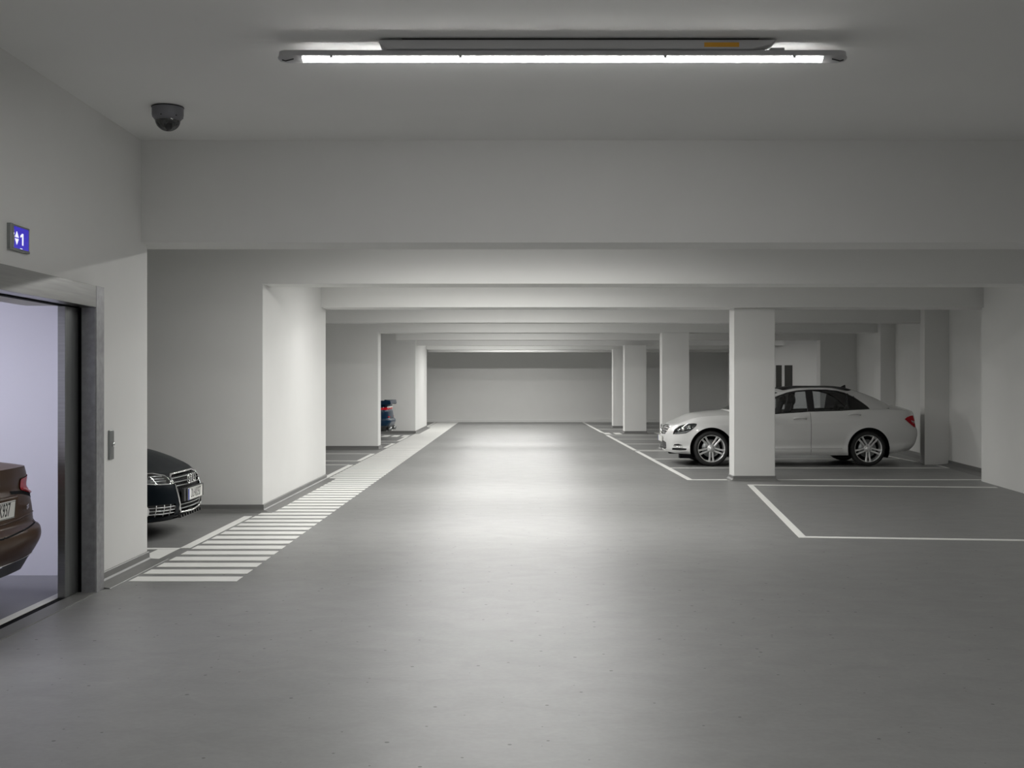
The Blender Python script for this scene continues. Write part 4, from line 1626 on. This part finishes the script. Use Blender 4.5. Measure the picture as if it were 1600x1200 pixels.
# black saloon in the first left bay: we see its nose
spk = saloon(M['paint_black'])
spk['parts'] = dict(spk['parts'], grille=('grille', M['black'], -.03, True), headlight=('headlight', M['lens'], .002, False))
car, S = build_car('saloon', spk, 'black saloon whose chrome-framed grille peeks out behind the near left wall')
car.location = (-3.05, 11.22, 0)
car.rotation_euler = (0, 0, PI)


def fuv(pts, ur=(0, .32), sgs=(-1,)):
    return invert(S.wrap, [(-abs(a) if abs(a) > .001 else -.001, b) for a, b in pts], list(FACE), -1, ur)


def across(z, hw_, n_=10):
    a = fuv([(hw_ - hw_ * k / n_, z) for k in range(n_ + 1)])
    return a + [(-u, v) for u, v in a[:-1][::-1]]


half = densify([(0, .598), (.34, .595), (.415, .575), (.405, .47), (.365, .285), (.32, .245), (0, .235)], .04, closed=False)
a = fuv(half)
skin_tube('grille_frame', S.wrap, a + [(-u, v) for u, v in a[1:-1][::-1]], .011, M['chrome'], car, off=.002, closed=True)
for z, hw_ in ((.565, .40), (.527, .395), (.492, .39), (.315, .365), (.275, .34)):
    skin_tube('grille_bar', S.wrap, across(z, hw_), .006, M['steel_dark'], car, off=-.008)
bm = bmesh.new()
for k in range(-8, 9):
    y = k * .045
    z1_, z0_ = .59, .255 if abs(y) < .36 else .36
    uv = invert(S.wrap, [(y if abs(y) > .001 else .001, z0_ + (z1_ - z0_) * q / 6) for q in range(7)], list(FACE), -1 if y < 0 else 1, (0, .32))
    P, n = on_skin(S.wrap, uv, -.014)
    for p0, p1 in zip(P, P[1:]):
        vv = [bm.verts.new(tuple(np.array(p) + np.array([0, dy, 0]))) for p in (p0, p1) for dy in (-.003, .003)]
        bm.faces.new((vv[0], vv[1], vv[3], vv[2]))
from_bm('grille_uprights', bm, M['plastic'], car)
prism('plate_carrier', [(-.004, -.34), (-.004, .34), (.02, .34), (.02, -.34)], .345, .462, M['plastic'], car)
plate(car, (-.014, 0, .400), 'DU\u00b7KK937', -1, w=.50, h=.112)
rings_badge('badge', (.022, 0, .538), .043, car, sgn=-1)
for sg in (-1, 1):
    def fv(pts):
        return [arc_uv(S, p, q, False, sg) for p, q in pts]
    for z in (.555, .577, .600):
        skin_tube('headlight_strip', S.wrap, fv([(.52 + (z - .565) * .4, z), (.62, z + .003), (.72, z + .004)]), .007, M['alloy'], car, off=-.012)
    P, n = on_skin(S.wrap, fv([(.80, .585)]), -.02)
    bm = bmesh.new()
    bmesh.ops.create_uvsphere(bm, u_segments=18, v_segments=12, radius=.042)
    bmesh.ops.translate(bm, vec=tuple(P[0]), verts=bm.verts)
    from_bm('headlight_projector', bm, M['chrome'], car, smooth=True)
    hp = densify([(.43, .515), (.50, .595), (.66, .625), (.90, .63), (.97, .60), (.90, .55), (.70, .528)], .04)
    skin_tube('headlight_trim', S.wrap, fv(hp), .005, M['chrome'], car, off=.0, closed=True)
    for z in (.255, .285, .315):
        skin_tube('fog_bar', S.wrap, fv([(.46, z), (.62, z), (.80, z + .001), (.88, z + .002)]), .004, M['alloy'], car, off=-.004)
    for y in (.53, .62, .71):
        skin_tube('fog_bar', S.wrap, fv([(y, .235), (y, .29), (y, .338)]), .004, M['alloy'], car, off=-.004)
    P, n = on_skin(S.wrap, fv([(.80, .288)]), .0)
    bm = bmesh.new()
    bmesh.ops.create_uvsphere(bm, u_segments=18, v_segments=12, radius=.045)
    bmesh.ops.scale(bm, vec=(.5, 1, 1), verts=bm.verts)
    bmesh.ops.translate(bm, vec=tuple(P[0]), verts=bm.verts)
    from_bm('fog_lamp', bm, M['alloy'], car, smooth=True)
for k in range(-4, 5):
    box('lip_fin', .02, .05, k * .085 - .012, k * .085 + .012, .195, .222, M['plastic'], car)

# dark blue sports saloon in the third left bay: we see its tail
sps = saloon(M['paint_blue'], rear_lamps=[('taillight', [(.10, .77), (.10, .83), (.70, .84), (.92, .82), (.95, .77), (.70, .765)]), ('apron', [(-.2, .36), (.5, .36), (1.06, .36), (1.06, 0), (-.2, 0)])],
             rear_seams=[('boot_gap_and_shade', [(0, .55), (.62, .56), (.72, .62)], .008)])
car, S = build_car('sports_car', sps, 'dark blue car with rear wing half hidden by the second left column')
car.location = (-3.09 - S.L, 30.85, 0)
# full-width light strip, reflectors, exhaust, wing
q = [(.02, .80), (.3, .80), (.6, .80), (.76, .79)]
uvl = invert(S.wrap, [(-a, b) for a, b in q], list(FACE), -1, (.72, 1))
for sg in (-1, 1):
    skin_tube('light_strip', S.wrap, [(-sg * u, v) for u, v in uvl], .026, M['red_lens'], car, off=.0, flat=.6)
    skin_tube('strip_cover', S.wrap, [(-sg * u, min(v + .055, 1)) for u, v in uvl], .018, M['plate'], car, off=.0, flat=.6)
    uvr = invert(S.wrap, [(-.45, .58), (-.66, .585)], list(FACE), -1, (.72, 1))
    skin_tube('reflector', S.wrap, [(-sg * u, v) for u, v in uvr], .020, M['red_lens'], car, off=.0, flat=.5)
    for y in (.50, .62):
        e = lathe('exhaust_pipe', [(.045, 0), (.052, 0), (.052, .10), (.045, .10), (.040, .05)], M['steel_dark'], car, 24, axis='X')
        e.location = (S.L - .12, sg * y, .275)
    box('wing_post', S.L - .30, S.L - .22, sg * .5 - .02, sg * .5 + .02, .90, .985, M['paint_blue'], car, bevel=.006)
    box('wing_endplate', S.L - .36, S.L - .04, sg * .80 - .012, sg * .80 + .012, .90, 1.01, M['paint_blue'], car, bevel=.006)
bm = bmesh.new()
rows = []
for y in np.linspace(-.80, .80, 17):
    rows.append([bm.verts.new((S.L - .20 + .16 * cx, float(y), .975 + .035 * cz - .01 * (y / .8) ** 2)) for cx, cz in ((-1, -.2), (-.5, .6), (.3, .9), (1, 1), (1.1, -1.4), (.2, -1.6), (-.6, -1.0))])
for A_, B_ in zip(rows, rows[1:]):
    for i in range(7):
        bm.faces.new((A_[i], A_[(i + 1) % 7], B_[(i + 1) % 7], B_[i]))
bm.faces.new(rows[0])
bm.faces.new(rows[-1])
from_bm('rear_wing', bm, M['paint_blue'], car, smooth=True)
